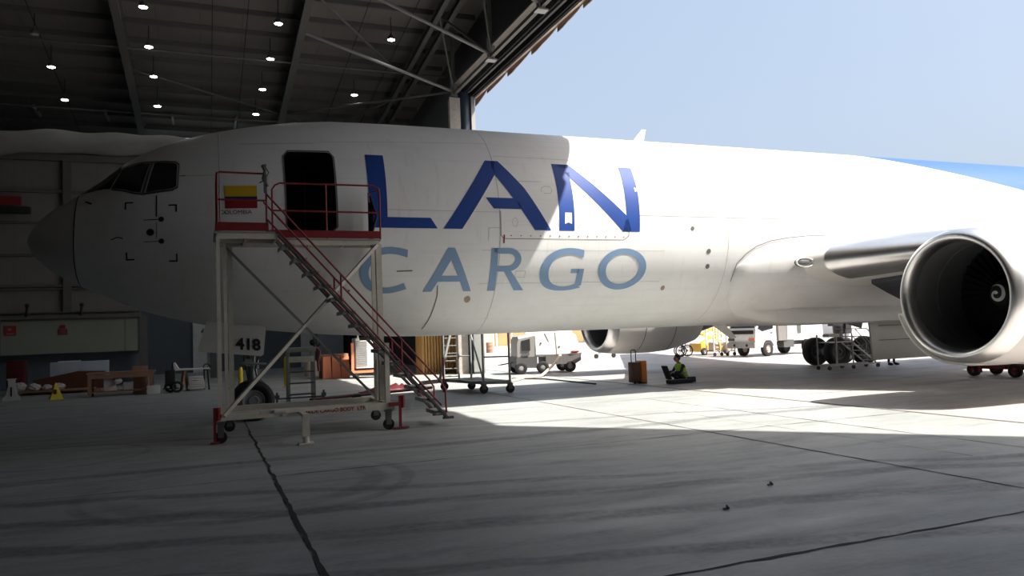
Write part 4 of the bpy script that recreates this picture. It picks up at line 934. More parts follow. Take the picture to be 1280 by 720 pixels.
# sign post like a figure 'i'
c = gp(14.5, 501); t = thing('floor_sign', 'white folding floor sign with a dark vertical stripe, leftmost on the floor', 'floor sign', c)
s_ = 1/33.5
b = MB(); pr = [(-.28, 0), (.28, 0), (.26, .12), (.17, .22), (.12, .50), (.10, .58), (.10, .74), (.15, .80), (-.15, .80), (-.10, .72), (-.10, .50), (-.17, .22), (-.27, .12)]
b.prism([(c.x+x, c.y-.06, z) for x, z in pr], (0, .03, 0)); b.prism([(c.x+x, c.y+.10, z) for x, z in pr], (0, .03, 0)); b.box((c.x, c.y+.03, .77), (.2, .2, .03)); b.build('sign_board', 'offwhite', t, smooth=False)
b = MB(); b.box((c.x, c.y-.07, .33), (.05, .01, .34)); b.build('sign_stripe', 'inkblack', t)
c = gp(70, 499); t = thing('caution_cone', 'yellow four-sided caution cone beside the timber bench', 'cone', c)
b = MB(); R0 = .26; b.loft([[Vector((c.x+r*math.cos(PI/4+k*PI/2+.3), c.y+r*math.sin(PI/4+k*PI/2+.3), z)) for k in range(4)] for z, r in ((0, .30), (.04, .28), (.45, .09), (.60, .03))]); b.build('cone_body', 'yellow', t, smooth=False)
b = MB(); b.box((c.x, c.y-.17, .28), (.1, .02, .16)); b.build('cone_label', 'brown', t)
# timber bench
a = gp(112, 497); c = gp(194, 490); t = thing('timber_bench', 'long low timber workbench against the hangar side wall', 'bench', ((a.x+c.x)/2, a.y, 0))
bx0, bx1, by = a.x-.1, c.x+.05, a.y
b = MB()
for k in range(3): b.box(((bx0+bx1)/2, by+.08+k*.26, .86), (bx1-bx0, .24, .06))
b.build('bench_top', 'wood', t, smooth=False)
for (x, y) in ((bx0+.1, by), (bx1-.12, by), (bx0+.1, by+.65), (bx1-.12, by+.65)):
    b = MB(); b.box((x, y, .42), (.12, .10, .83)); b.build('leg', 'wood', t, smooth=False)
b = MB(); b.box(((bx0+bx1)/2, by+.3, .17), (bx1-bx0-.2, .6, .05)); b.box(((bx0+bx1)/2, by-.02, .74), (bx1-bx0-.1, .04, .14)); b.build('lower_shelf', 'wood', t, smooth=False)
tag(MB().box((bx0+.75, by+.32, .43), (.42, .32, .47), bev=.01).build('carton', 'offwhite'), 'pale carton on the left of the bench shelf', 'box')
tag(MB().box((bx0+1.35, by+.32, .34), (.32, .3, .3), bev=.01).build('carton', 'paper'), 'small grey carton in the middle of the bench shelf', 'box')
tag(MB().sphere((bx0+1.02, by+.1, .56), .13, (1.2, .8, .9)).build('paper_bundle', 'offwhite'), 'white crumpled bundle between the bench shelf cartons', 'bundle')
c = py(175, 459, by+1.1); tag(MB().box((c.x, by+1.15, .52), (.5, .4, 1.04), bev=.01).build('carton', 'wood'), 'tall brown carton standing behind the bench', 'box')
c = py(25, 462, 17.6)+Vector((-.15, 0, 0)); t = thing('tool_chest', 'dark red tool chest by the far left wall', 'tool chest', (c.x, 17.6, 0))
b = MB(); b.box((c.x, 17.8, .85), (.65, .5, 1.1), bev=.02); b.build('chest_body', 'maroon', t)
for k in range(5): MB().box((c.x, 17.54, .42+k*.2), (.56, .03, .16), bev=.01).build('drawer', 'maroon', t)
for (dx, dy) in ((-.25, 0), (.25, 0), (-.25, .4), (.25, .4)): MB().tube((c.x+dx, 17.58+dy, .15), (c.x+dx+.04, 17.58+dy, .15), .15, n=14).build('leg', 'tyre', t)
c = py(82, 467, 18.6)
t = thing('white_cabinet', 'low pale cabinet under the recess behind the caution cone', 'cabinet', (c.x, 18.6, 0))
MB().box((c.x+.5, 19, .62), (2.2, .6, 1.24), bev=.02).build('cabinet_body', 'bluegrey', t); MB().box((c.x+.1, 18.95, 1.26), (.8, .5, .04)).build('cabinet_top', 'white', t)
# scrap: sheets and a heap of crumpled pieces
c = gp(45, 494); 
b = MB(); b.box((c.x+.6, c.y+.3, .14), (2.9, 1.0, .05)); b.box((c.x+.9, c.y+.5, .06), (2.8, .8, .1)); tag(b.build('pallet_board', 'wood'), 'low timber pallet carrying the scrap heap at far left', 'pallet')
for k, (dx, w, nm) in enumerate(((-.62, .27, 'leftmost crumpled scrap piece on the pallet'), (-.10, .22, 'second crumpled scrap piece from the left on the pallet'), (.35, .18, 'third crumpled scrap piece on the pallet, mauve grey'), (.78, .20, 'crumpled scrap piece nearest the caution cone'))):
    b = MB(); b.sphere((c.x+dx, c.y+.2, .14+w*.75), w, (1.1, .9, .75), 14)
    for v in b.bm.verts:
        rr_ = random.uniform(.72, 1.08); o_ = Vector((c.x+dx, c.y+.2, .165+w*.75)); v.co = o_+(v.co-o_)*rr_
        v.co.z = max(v.co.z, .166)
    tag(b.build('scrap_piece', 'paper', smooth=False), nm, 'scrap')
b = MB(); b.prism([(c.x+.1, c.y+1.0, .0), (c.x+2.3, c.y+1.0, .0), (c.x+2.3, c.y+1.0, .8), (c.x+1.3, c.y+1.0, .85), (c.x-.3, c.y+1.0, .55)], (0, .7, 0)); tag(b.build('covered_heap', 'brown', smooth=False), 'dark brown covered heap behind the scrap pallet', 'heap')
# desk with white top and stacked sheets, plus cart in the dark opening
c = gp(238, 489); t = thing('drawing_table', 'white topped table with brown trestle leg beside the dark opening', 'table', c)
b = MB(); b.box((c.x+.1, c.y+.5, .84), (1.25, .9, .05)); b.prism([(c.x-.55, c.y+.1, .84), (c.x-.62, c.y+.1, 1.1), (c.x-.55, c.y+.1, 1.12), (c.x-.40, c.y+.1, .86)], (0, .8, 0)); b.build('table_top', 'offwhite', t, smooth=False)
b = MB(); b.beam((c.x-.33, c.y+.15, 0), (c.x-.22, c.y+.2, .82), .2, .06); b.beam((c.x-.10, c.y+.7, 0), (c.x-.2, c.y+.65, .82), .16, .06); b.build('leg', 'wood', t, smooth=False)
b = MB(); b.tube((c.x+.68, c.y+.3, 0), (c.x+.62, c.y+.3, .8), .03); b.tube((c.x+.5, c.y+.9, 0), (c.x+.5, c.y+.9, .8), .03); b.torus((c.x+.6, c.y+.2, .9), (0, 1, 0), .12, .02); b.build('leg', 'black', t)
c2 = Vector((c.x+.22, c.y+.5, 0))
for k in range(6): 
    o = MB().box((c2.x+random.uniform(-.02, .02), c2.y, .10+k*.085), (.62-k*.015, .5, .07), bev=.01).build('stacked_sheet', 'offwhite'); tag(o, 'white sheet in the low stack under the white table', 'sheet', 'white sheets stacked under the table')
c = gp(218, 491); t = thing('hand_cart', 'dark two-wheeled cart standing in front of the dark opening', 'cart', c)
b = MB(); b.torus((c.x+.1, c.y, .22), (0, 1, 0), .17, .05); b.build('wheel', 'tyre', t); b = MB(); b.torus((c.x-.15, c.y+.3, .22), (0, 1, 0), .17, .05); b.build('wheel', 'tyre', t)
b = MB(); b.beam((c.x-.15, c.y+.1, .15), (c.x-.05, c.y+.1, 1.15), .05, .04); b.beam((c.x-.4, c.y+.15, .16), (c.x+.15, c.y+.15, .16), .3, .04); b.box((c.x-.15, c.y+.2, .55), (.35, .25, .6), bev=.04); b.build('cart_frame', 'black', t)
tag(MB().box((c.x-.72, c.y+.1, .16), (.45, .35, .32), bev=.02).build('carton', 'offwhite'), 'white carton on the floor left of the dark cart', 'box')

# ------------------------------------------------------------------ small grey step stand behind the big stand
a = gp(362, 509); c = gp(394, 507)
t = thing('step_stand', 'small grey step ladder stand behind the tall cream stand', 'step stand', ((a.x+c.x)/2, a.y, 0)); x0, x1, y0 = a.x, c.x, a.y
for (x, y) in ((x0, y0), (x1, y0), (x0, y0+.55), (x1, y0+.55)): MB().beam((x, y, .0), (x, y, 1.62), .06, .06).build('leg', 'greysteel', t, smooth=False)
b = MB(); b.box(((x0+x1)/2, y0+.27, 1.60), (x1-x0+.15, .7, .05)); b.box(((x0+x1)/2, y0-.04, 1.56), (x1-x0+.12, .02, .12)); b.build('platform', 'greysteel', t, smooth=False)
MB().box(((x0+x1)/2, y0-.02, 1.30), (x1-x0, .03, .16)).build('guard_board', 'cream', t, smooth=False)
for k in range(3): MB().box(((x0+x1)/2, y0+.1, .33+k*.31), (x1-x0, .3, .03)).build('step', 'stringer', t, smooth=False)
b = MB(); b.path([(x1+.02, y0-.03, 1.65), (x1+.16, y0-.05, 1.5), (x1+.1, y0-.05, 1.2), (x1+.12, y0-.05, .95)], .035, 8); lab(b.build('red_cord', 'red', t), 'red cord hanging from the platform')
b = MB(); b.sphere((x1-.02, y0, 1.75), .09); b.torus((x1+.08, y0, 1.73), (0, 1, 0), .09, .02); b.build('clamp', 'black', t)
for x in (x0-.33, x1+.24):
    b = MB(); b.beam((x, y0-.05, .0), (x, y0-.05, .42), .05, .05); b.box((x, y0-.05, .01), (.16, .12, .02)); b.box((x, y0-.05, .3), (.12, .1, .1)); b.build('stabiliser', 'darkgrey', t)
b = MB(); b.beam((x0-.33, y0-.05, .25), (x1+.24, y0-.05, .25), .03, .04); b.build('stabiliser_bar', 'darkgrey', t)
# tow bar on the floor
a = gp(388, 506); c = gp(540, 490); t = thing('tow_bar', 'long thin dark red tow bar lying low behind the cream stand', 'tow bar', a)
b = MB(); b.tube((a.x, a.y, .14), (c.x, c.y, .14), .045); b.build('bar', 'maroon', t); b = MB(); b.tube((a.x+1.4, a.y+.3, 0.08), (a.x+1.4, a.y+.8, 0.08), .1); b.build('wheel', 'tyre', t)
# yellow markers
for (u, v, h, nm) in ((301, 486, 0.85, 'yellow post behind the nose wheel'), (358, 484, 1.2, 'tall yellow post left of the grey step stand')):
    c = gp(u, v); b = MB(); b.lathe([(0, .14), (.03, .14), (.05, .09), (h*.9, .085), (h, .05), (h, .001)], c, (0, 0, 1), 16); tag(b.build('marker_post', 'yellow'), nm, 'post')
# orange barrier, white generator set in orange frame
a = gp(404, 474); c = gp(438, 472); t = thing('orange_barrier', 'row of coral orange plastic barrier panels in the sun', 'barrier', a)
w = (c.x-a.x)
for k in range(3):
    b = MB(); x = a.x+w*(k+.5)/3; b.prism([(x-w/6, a.y+.0, 0), (x+w/6-.02, a.y, 0), (x+w/6-.04, a.y+.12, 1.0), (x-w/6+.02, a.y+.12, 1.0)], (0, .35, 0)); b.build('panel', 'orange', t, smooth=False)
tag(MB().box((a.x+w/2, a.y+.9, .55), (w*1.05, .6, 1.1), bev=.03).build('crate', 'wood'), 'brown crate behind the coral orange barrier', 'crate')
c = gp(390, 470); b = MB(); b.lathe([(0, .35), (.4, .38), (.7, .30), (.8, .1), (.8, .001)], c, (0, 0, 1), 16); tag(b.build('rubble_bag', 'hose'), 'pale sand coloured bag left of the coral barrier', 'bag')
a = gp(441, 474); c = gp(477, 471); t = thing('cooling_unit', 'white louvred ground unit in an orange frame in the sun', 'ground unit', ((a.x+c.x)/2, a.y, 0)); w = c.x-a.x
MB().box((a.x+w*.55, a.y+.6, 1.12), (w*.85, .9, 1.35), bev=.05).build('unit_body', 'white', t)
for k in range(12): MB().box((a.x+w*.32, a.y+.13, .6+k*.095), (w*.36, .04, .035)).build('louvre', 'steel_light', t, smooth=False)
b = MB(); b.beam((a.x, a.y+.1, .3), (c.x+.1, a.y+.1, .3), .08, .10); b.beam((a.x, a.y+1.1, .3), (c.x+.1, a.y+1.1, .3), .08, .1); b.beam((a.x+.03, a.y+.1, .3), (a.x+.03, a.y+.1, 1.6), .12, .06); b.build('unit_frame', 'orange', t, smooth=False)
b = MB(); b.path([(a.x+w*.25, a.y+.5, 1.78), (a.x+w*.25, a.y+.5, 2.05), (a.x+w*.75, a.y+.5, 2.05), (a.x+w*.75, a.y+.5, 1.78)], .05); b.build('lifting_bail', 'white', t)
for x in (a.x+.15, a.x+w-.1): MB().tube((x, a.y+.02, .13), (x, a.y+.16, .13), .13, n=16).build('wheel', 'tyre', t)
# crumpled red cover on ground
c = gp(492, 489); b = MB(); n = 22
gv = [[b.bm.verts.new((c.x-1.1+2.2*i/n, c.y-.35+.8*j/8, 0.01+0.22*max(0, math.sin(PI*i/n))*max(0, math.sin(PI*j/8))*(0.6+.6*random.random()))) for j in range(9)] for i in range(n+1)]
for i in range(n):
    for j in range(8): b.bm.faces.new((gv[i][j], gv[i+1][j], gv[i+1][j+1], gv[i][j+1]))
tag(b.build('crumpled_tarpaulin', 'maroon', solid=.02, angle=20), 'crumpled dark red tarpaulin on the floor behind the stairs', 'tarpaulin')
c = gp(530, 485); b = MB(); b.sphere((c.x, c.y, .045), .12, (2.6, 1.2, .36)); tag(b.build('rag', 'darkgrey'), 'small dark rag right of the red tarpaulin', 'rag')
# stacked plywood sheets (ribbed screen)
a = gp(530, 468); c = gp(579, 465.5); n = 14
for k in range(n):
    x = a.x+(c.x-a.x)*k/(n-1); H_ = 1.95
    last = k >= n-3
    b = MB(); b.box((x, a.y+.6, H_/2), (.105 if not last else .13, 1.2, H_), bev=.006)
    tag(b.build('board_panel', 'plywood', smooth=False), 'narrow ochre board packed among the others left of the last three in the upright row' if not last else ['ochre board third from the right end of the upright row', 'thicker ochre board second from the right end of the upright row', 'rightmost thick ochre board of the upright row'][k-n+3], 'board', 'upright ochre boards' if not last else None)
b = MB(); c3 = gp(596, 463); b.box((14.98, 13.42, 1.6), (.52, .12, 3.2), bev=.03); b.box((14.92, 13.30, .35), (.5, .1, .5)); tag(b.build('plastic_sheeting', 'greysteel'), 'grey sheeted pillar behind the rolling scaffold', 'pillar')
# rolling scaffold
t = thing('rolling_scaffold', 'grey rolling scaffold tower with ladder rungs under the belly', 'scaffold', (11.5, 3.0, 0))
A, Bq, Cq, Dq = gp(605, 492), gp(638, 491), gp(564, 488), gp(613, 478)
Aq = [(A.x, A.y), (Bq.x, Bq.y), (Dq.x+.1, Dq.y-1.6), (Cq.x+.9, Cq.y)]
def tb(p, q, r=.03, name='tube', mt='greysteel'): MB().tube(p, q, r).build(name, mt, t)
zt = 2.05
pa, pb = (A.x, A.y), (Bq.x, Bq.y); pc, pd = (A.x-.55, A.y+2.3), (Bq.x-.45, Bq.y+2.3)
for p in (pa, pb, pc, pd):
    tb((*p, .25), (*p, 1.75 if p in () else zt), .035, 'upright')
    caster(p[0], p[1], .13, t, .30)
for (p, q) in ((pa, pb), (pc, pd), (pa, pc), (pb, pd)): MB().beam((*p, .33), (*q, .33), .12, .10).build('base_beam', 'greysteel', t, smooth=False)
for z in (1.1, zt-.1):
    for (p, q) in ((pa, pb), (pc, pd)): tb((*p, z), (*q, z), .022, 'ledger')
for k in range(7):
    z = .45+k*.25; tb((pc[0], pc[1], z), (pc[0]+.45, pc[1]-.2, z), .02, 'rung')
tb((pc[0]+.45, pc[1]-.2, .3), (pc[0]+.45, pc[1]-.2, zt), .03, 'upright'); tb((pa[0], pa[1], .4), (pd[0], pd[1], 1.9), .03, 'diagonal'); tb((pc[0]-.35, pc[1]-.6, .3), (pc[0]+.2, pc[1]-.3, 2.0), .05, 'diagonal')
MB().beam((pc[0]-.9, pc[1]-.3, .30), (pc[0], pc[1]-.1, .33), .14, .12).build('outrigger', 'greysteel', t, smooth=False); caster(pc[0]-.9, pc[1]-.35, .12, t, .28)
MB().beam((pc[0]-.25, pc[1]-.75, .0), (pc[0]-.25, pc[1]-.75, 1.1), .05, .05).build('screw_jack', 'red', t, smooth=False)
MB().box(((pa[0]+pb[0])/2-.25, pa[1]+1.15, .36), (1.0, 2.2, .03)).build('deck', 'stringer', t, smooth=False)

# ------------------------------------------------------------------ ground power cart
a = gp(646, 468.6); c = gp(728, 464.6)
gx = (c-a); gx.z = 0; Lc = gx.length; ax = gx.normalized(); ay = Vector((-ax.y, ax.x, 0))
t = thing('ground_power_cart', 'white and grey wheeled ground power cart parked in the sun', 'power cart', a)
def loc(s, w, z): return a+ax*s+ay*w+Vector((0, 0, z))
W_ = 1.5
hgt = [(0.75, .55, 1.55), (0.95, .55, 1.85), (1.2, .55, 2.0), (Lc*.55, .55, 2.06), (Lc*.85, .55, 1.95), (Lc*.97, .6, 1.55), (Lc, .75, 1.0)]
hgt = [(Lc*.30, .72, 1.72), (Lc*.45, .70, 1.86), (Lc*.62, .70, 1.88), (Lc*.82, .70, 1.80), (Lc*.93, .70, 1.60), (Lc*1.0, .72, 1.0)]
b = MB(); b.loft([[loc(s, 0.08, zb), loc(s, 0, zb+.1), loc(s, 0, zt-.15), loc(s, .15, zt), loc(s, W_-.15, zt), loc(s, W_, zt-.15), loc(s, W_, zb)] for s, zb, zt in hgt]); b.build('hood', 'white', t, angle=30)
b = MB(); b.loft([[loc(s, 0.04, zb), loc(s, 0.0, zt-.1), loc(s, .12, zt), loc(s, W_-.12, zt), loc(s, W_, zb)] for s, zb, zt in ((0.06, .75, 1.42), (.12, .70, 1.60), (Lc*.30, .70, 1.72))]); ge_ = b.build('end_panel', 'steel_light', t, angle=30)
MB().prism([loc(.25, -.02, 1.0), loc(.62, -.02, 1.0), loc(.62, -.02, 1.5), loc(.25, -.02, 1.42)], ay*.03).build('grille', 'black', t, smooth=False)
MB().prism([loc(.27, -.02, .80), loc(.58, -.02, .80), loc(.58, -.02, .90), loc(.27, -.02, .90)], ay*.03).build('data_plate', 'darkgrey', t, smooth=False)
b = MB(); b.loft([[loc(s, .05, z0), loc(s, .02, z1), loc(s, W_-.02, z1), loc(s, W_-.05, z0)] for s, z0, z1 in ((0.02, .28, .74), (Lc*.32, .25, .74))]); b.build('lower_panel', 'darkgrey', t, smooth=False)
b = MB(); b.loft([[loc(s, .03, z0), loc(s, 0, z1), loc(s, W_, z1), loc(s, W_-.03, z0)] for s, z0, z1 in ((Lc*.45, .38, .74), (Lc*.90, .36, .74), (Lc*.99, .50, .74))]); b.build('side_skirt', 'wallsheet', t, smooth=False)
for (s, w) in ((.22, .12), (Lc*.40, .05), (Lc*.82, .12), (.22, W_-.1), (Lc*.82, W_-.1)):
    R_ = .27; cc = loc(s, w, R_); b = MB(); b.lathe([(-.09, .12), (-.1, .2), (-.07, .26), (.07, .26), (.1, .2), (.09, .12)], cc, ay, 24); wv = b.build('wheel', 'tyre', t); b = MB(); b.lathe([(-.07, .001), (-.08, .08), (-.05, .14), (.05, .14), (.05, .001)], cc, ay, 20); b.build('wheel_hub', 'steel_light', wv)
b = MB(); b.beam(loc(.0, .7, .5), loc(-.55, .7, .42), .05, .05); b.torus(loc(-.6, .7, .42), (0, 0, 1), .06, .02, 14, 6); b.build('drawbar', 'darkgrey', t)
b = MB()
for s0, z0, s1, z1 in ((Lc*.62, .75, Lc*.60, 1.80), (Lc*.42, 1.85, Lc*.50, 1.35)): b.beam(loc(s0, -.01, z0), loc(s1, -.01, z1), .012, .012)
b.build('panel_seam', 'seam', t)
b = MB(); b.sphere(loc(Lc*.66, -.01, 1.12), .05, (1, .4, .6)); b.sphere(loc(Lc*.38, -.01, 1.3), .04); b.build('latch', 'darkgrey', t)
b = MB(); b.sphere(loc(Lc*.9, -.01, .88), .13, (1.6, .3, .4)); b.build('tail_light', 'red', t)
b = MB(); b.tube(loc(Lc*.80, .5, 1.78), loc(Lc*.80, .5, 2.0), .07); b.tube(loc(Lc*.42, .4, 1.8), loc(Lc*.42, .4, 2.0), .04); b.build('exhaust_cap', 'black', t)
# hose from cart
h0 = loc(Lc*.66, -.12, .75); g1 = gp(677, 471.5); g2 = gp(655, 474); g3 = gp(630, 480)
b = MB(); b.path([h0, (h0+g1)/2+Vector((0, -.1, .0)), g1+Vector((0, 0, .06)), g2+Vector((0, 0, .06)), (g2+g3)/2+Vector((.1, 0, .06)), g3+Vector((0, 0, .06))], .055, 10); tag(b.build('power_hose', 'hose'), 'sand coloured hose drooping from the white power cart to the ground', 'hose')
g1 = gp(640, 474); b = MB(); b.path([(g1.x, g1.y, .03), *[(gp(u, v).x, gp(u, v).y, .03) for (u, v) in ((680, 474.5), (715, 478), (745, 481))]], .025, 6); tag(b.build('ground_cable', 'black'), 'thin black cable on the apron in front of the power cart', 'cable')

# ------------------------------------------------------------------ cases, seated technician, open case
c = gp(800, 479.5); t = thing('trolley_case', 'dark brown trolley case with a tall pull handle under the far engine', 'case', c)
sc_ = 38.0
MB().box((c.x-.10, c.y+.15, .37), (.27, .34, .66), bev=.03).build('case_body', 'brown', t)
b = MB(); b.path([(c.x-.20, c.y+.15, .70), (c.x-.20, c.y+.15, 1.06), (c.x-.19, c.y+.15, 1.09), (c.x-.04, c.y+.15, 1.09), (c.x-.03, c.y+.15, 1.06), (c.x-.03, c.y+.15, .70)], .015, 8); b.build('pull_handle', 'black', t)
for x in (c.x-.19, c.x-.01): MB().tube((x-.02, c.y+.0, .05), (x+.02, c.y+.0, .05), .05, n=14).build('wheel', 'tyre', t)
t = thing('hard_case', 'orange hard case standing right of the brown trolley case', 'case', (c.x+.16, c.y+.15, 0))
MB().box((c.x+.155, c.y+.15, .38), (.21, .42, .72), bev=.05).build('case_body', 'orangebox', t); b = MB()
for z in (.2, .4, .6): b.box((c.x+.155, c.y-.07, z), (.15, .02, .03))
b.build('case_rib', 'orangebox', t); b = MB(); b.box((c.x+.155, c.y+.15, .02), (.18, .38, .03)); b.build('case_foot', 'black', t)

def figure(name, label, joints, radii, edges, loc, mt_body, group=None):
    """continuous body grown from a joint skeleton"""
    t = thing(name, label, 'person', loc)
    me = bpy.data.meshes.new('body'); me.from_pydata([Vector(j)+Vector(loc) for j in joints], edges, []); o = bpy.data.objects.new('body', me); COL.objects.link(o); o.parent = t; o.matrix_parent_inverse = parent_inv(t)
    sm = o.modifiers.new('skin', 'SKIN'); sm.use_smooth_shade = True
    sv = me.skin_vertices[0].data if me.skin_vertices else None
    if sv is None:
        bm = bmesh.new(); bm.from_mesh(me); bm.verts.layers.skin.verify(); bm.to_mesh(me); bm.free(); sv = me.skin_vertices[0].data
    for i, r in enumerate(radii): sv[i].radius = (r, r) if not isinstance(r, tuple) else r; sv[i].use_root = (i == 0)
    ss = o.modifiers.new('sub', 'SUBSURF'); ss.levels = 1; ss.render_levels = 2
    bpy.context.view_layer.update(); m2 = bpy.data.meshes.new_from_object(o.evaluated_get(bpy.context.evaluated_depsgraph_get())); o.modifiers.clear(); o.data = m2
    m2.materials.clear(); m2.materials.append(M[mt_body]); m2.materials.append(M['skin']); m2.polygons.foreach_set('use_smooth', [True]*len(m2.polygons))
    return t, o
def hand(b, wrist, d, side, s=1.0):
    d = Vector(d).normalized(); up_ = Vector((0, 0, 1)); sd = d.cross(up_).normalized()*side
    b.sphere(Vector(wrist)+d*.05*s, .042*s, (1, 1, .6), 10)
    for k, L_ in enumerate((.075, .085, .08, .062)):
        p0 = Vector(wrist)+d*.075*s+sd*(k-1.5)*.02*s; p1 = p0+d*L_*.55*s-up_*.008; p2 = p1+d*L_*.4*s-up_*.03*s; b.path([p0, p1, p2], .0085*s, 6)
    p0 = Vector(wrist)+d*.03*s-sd*.035*s; b.path([p0, p0+d*.035*s-sd*.03*s, p0+d*.065*s-sd*.035*s-up_*.01], .01*s, 6)
# seated man: facing -X, sitting on the ground cross-legged, leaning forward
mc = gp(850, 477.5); ml = (mc.x+.20, mc.y+.12, 0)
J = [(0, 0, .14), (-.04, 0, .30), (-.10, 0, .50), (-.12, 0, .58), (-.15, 0, .64),      # pelvis, waist, chest, neck base, neck
     (-.10, -.19, .53), (-.22, -.24, .33), (-.42, -.14, .34),                          # near shoulder elbow wrist
     (-.10, .19, .53), (-.22, .24, .33), (-.42, .14, .34),
     (-.06, -.12, .12), (-.42, -.22, .34), (-.36, -.10, .07), (-.50, -.06, .06),       # near hip, raised knee, ankle, toe
     (-.06, .12, .12), (-.44, .22, .32), (-.38, .16, .07), (-.52, .12, .06)]
Rr = [.15, .13, (.15, .12), .07, .052, .065, .045, .03, .065, .045, .03, .10, .068, .045, .035, .10, .068, .045, .035]
Ed = [(0, 1), (1, 2), (2, 3), (3, 4), (2, 5), (5, 6), (6, 7), (2, 8), (8, 9), (9, 10), (0, 11), (11, 12), (12, 13), (13, 14), (0, 15), (15, 16), (16, 17), (17, 18)]
t, body = figure('person', 'person in a yellow-green vest and navy trousers sitting on the ground', J, Rr, Ed, ml, 'navy')
b = MB(); O = Vector(ml); hc = O+Vector((-.20, 0, .76)); b.sphere(hc, .10, (1.05, .80, 1.2), 20)
b.sphere(hc+Vector((-.11, 0, -.01)), .02, (1.1, .8, 1.3), 8); b.sphere(hc+Vector((-.01, -.082, 0)), .025, (.6, .4, 1.1), 8); b.sphere(hc+Vector((-.01, .082, 0)), .025, (.6, .4, 1.1), 8); b.sphere(hc+Vector((-.095, 0, -.055)), .022, (.6, 1.1, .35), 8)
b.tube(O+Vector((-.14, 0, .60)), hc+Vector((.02, 0, -.06)), .05, n=12); b.build('head', 'skin', t)
b = MB(); b.sphere(hc+Vector((.025, 0, .035)), .107, (1.02, .84, 1.1), 20); b.build('hair', 'hair', t)
b = MB(); b.sphere(hc+Vector((-.098, -.035, .012)), .011, n=8); b.sphere(hc+Vector((-.098, .035, .012)), .011, n=8); b.build('eyes', 'black', t)
b = MB(); hand(b, O+Vector((-.42, -.14, .34)), (-1, .1, -.25), 1); hand(b, O+Vector((-.42, .14, .34)), (-1, -.1, -.25), -1); b.build('hands', 'skin', t)
b = MB(); rings = []
for z, cx_, rx, ry in ((.16, 0, .185, .20), (.30, -.035, .165, .185), (.42, -.075, .165, .19), (.52, -.10, .155, .20), (.60, -.12, .10, .13)):
    rings.append([O+Vector((cx_+rx*math.cos(2*PI*k/24), ry*math.sin(2*PI*k/24), z)) for k in range(24)])
b.loft(rings, caps=False); lab(b.build('safety_vest', 'vest', t, solid=.012, angle=60), 'yellow-green reflective vest')
b = MB(); 
for z, cx_, rx, ry in ((.30, -.035, .175, .196),): b.lathe([(-.018, .001)], O, (0, 0, 1), 4) if False else None
rings = [[O+Vector((-.035+.176*math.cos(2*PI*k/24), .196*math.sin(2*PI*k/24), z)) for k in range(24)] for z in (.28, .32)]
b.loft(rings, caps=False); b.build('reflective_band', 'steel_light', t, solid=.006)
a = gp(823, 479); t = thing('open_tool_case', 'open black equipment case with raised lid in front of the seated person', 'case', (a.x+.3, a.y+.1, 0))
MB().box((a.x+.40, mc.y-.48, .07), (.82, .30, .12), bev=.02).build('case_base', 'black', t); b = MB(); b.beam((a.x+.02, mc.y-.48, .16), (a.x-.14, mc.y-.48, .58), .04, .30, upv=(0, 1, 0)); b.build('case_lid', 'black', t)
tag(MB().box((mc.x+.22, mc.y-.32, .09), (.28, .14, .17), bev=.03).build('shoulder_bag', 'navy'), 'small navy bag on the ground right beside the seated person', 'bag')

# ------------------------------------------------------------------ distant apron
def wheelset(t, cc, R, w, axis, hub='steel_light'):
    b = MB(); b.lathe([(-w/2, R*.5), (-w/2, R*.85), (-w*.35, R), (w*.35, R), (w/2, R*.85), (w/2, R*.5)], cc, axis, 28); o = b.build('wheel', 'tyre', t); b = MB(); b.lathe([(-w*.42, .001), (-w*.45, R*.25), (-w*.2, R*.3), (-w*.4, R*.55), (w*.4, R*.55), (w*.4, .001)], cc, axis, 20); b.build('wheel_hub', hub, o); return o
# tricycle behind the seated man
c = gp(850, 446.5); t = thing('tricycle', 'black three-wheeled cycle parked on the apron beyond the seated person', 'tricycle', c)
xs3 = [gp(u, 446).x-c.x for u in (839, 850, 861)]
for k, dx in enumerate(xs3):
    b = MB(); cc = Vector((c.x+dx, c.y+(.5 if k == 1 else 0), .36)); b.torus(cc, (.25, 1, 0), .31, .035); 
    for j in range(6): a_ = PI*j/6; d_ = Vector((math.cos(a_), -.25*math.cos(a_), math.sin(a_)))*.3; b.tube(cc-d_, cc+d_, .008, n=5)
    b.build('wheel', 'tyre', t)
b = MB(); w1 = Vector((c.x+xs3[0], c.y, .36)); w3 = Vector((c.x+xs3[2], c.y, .36)); md_ = (w1+w3)/2
b.path([w1, w1+Vector((.12, 0, .5)), w1+Vector((.05, 0, .68))], .022, 6); b.path([w1+Vector((.1, 0, .42)), md_+Vector((0, 0, -.1)), w3], .022, 6); b.path([md_+Vector((0, 0, -.1)), md_+Vector((.1, 0, .45))], .02, 6); b.box(md_+Vector((.12, 0, .48)), (.25, .15, .06)); b.box(w3+Vector((-.1, .1, .2)), (.5, .4, .05)); b.build('frame', 'darkgrey', t)
# yellow lift frame
c = gp(888, 443.5); t = thing('scissor_lift', 'orange-yellow scissor lift on the sunny apron behind the engine', 'lift', c)
MB().box((c.x+.3, c.y+.5, .45), (2.0, 1.2, .5), bev=.04).build('chassis', 'liftyellow', t)
for k in range(3):
    b = MB(); z0 = .75+k*.5; b.beam((c.x-.5, c.y+.2, z0), (c.x+1.1, c.y+.2, z0+.5), .1, .08); b.beam((c.x+1.1, c.y+.25, z0), (c.x-.5, c.y+.25, z0+.5), .1, .08); b.build('scissor_arm', 'liftyellow', t, smooth=False)
b = MB(); b.box((c.x+.3, c.y+.5, 2.3), (2.0, 1.2, .1)); b.build('platform', 'liftyellow', t, smooth=False)
for dx in (-.5, 1.1): wheelset(t, (c.x+dx, c.y-.1, .22), .22, .15, (0, 1, 0))
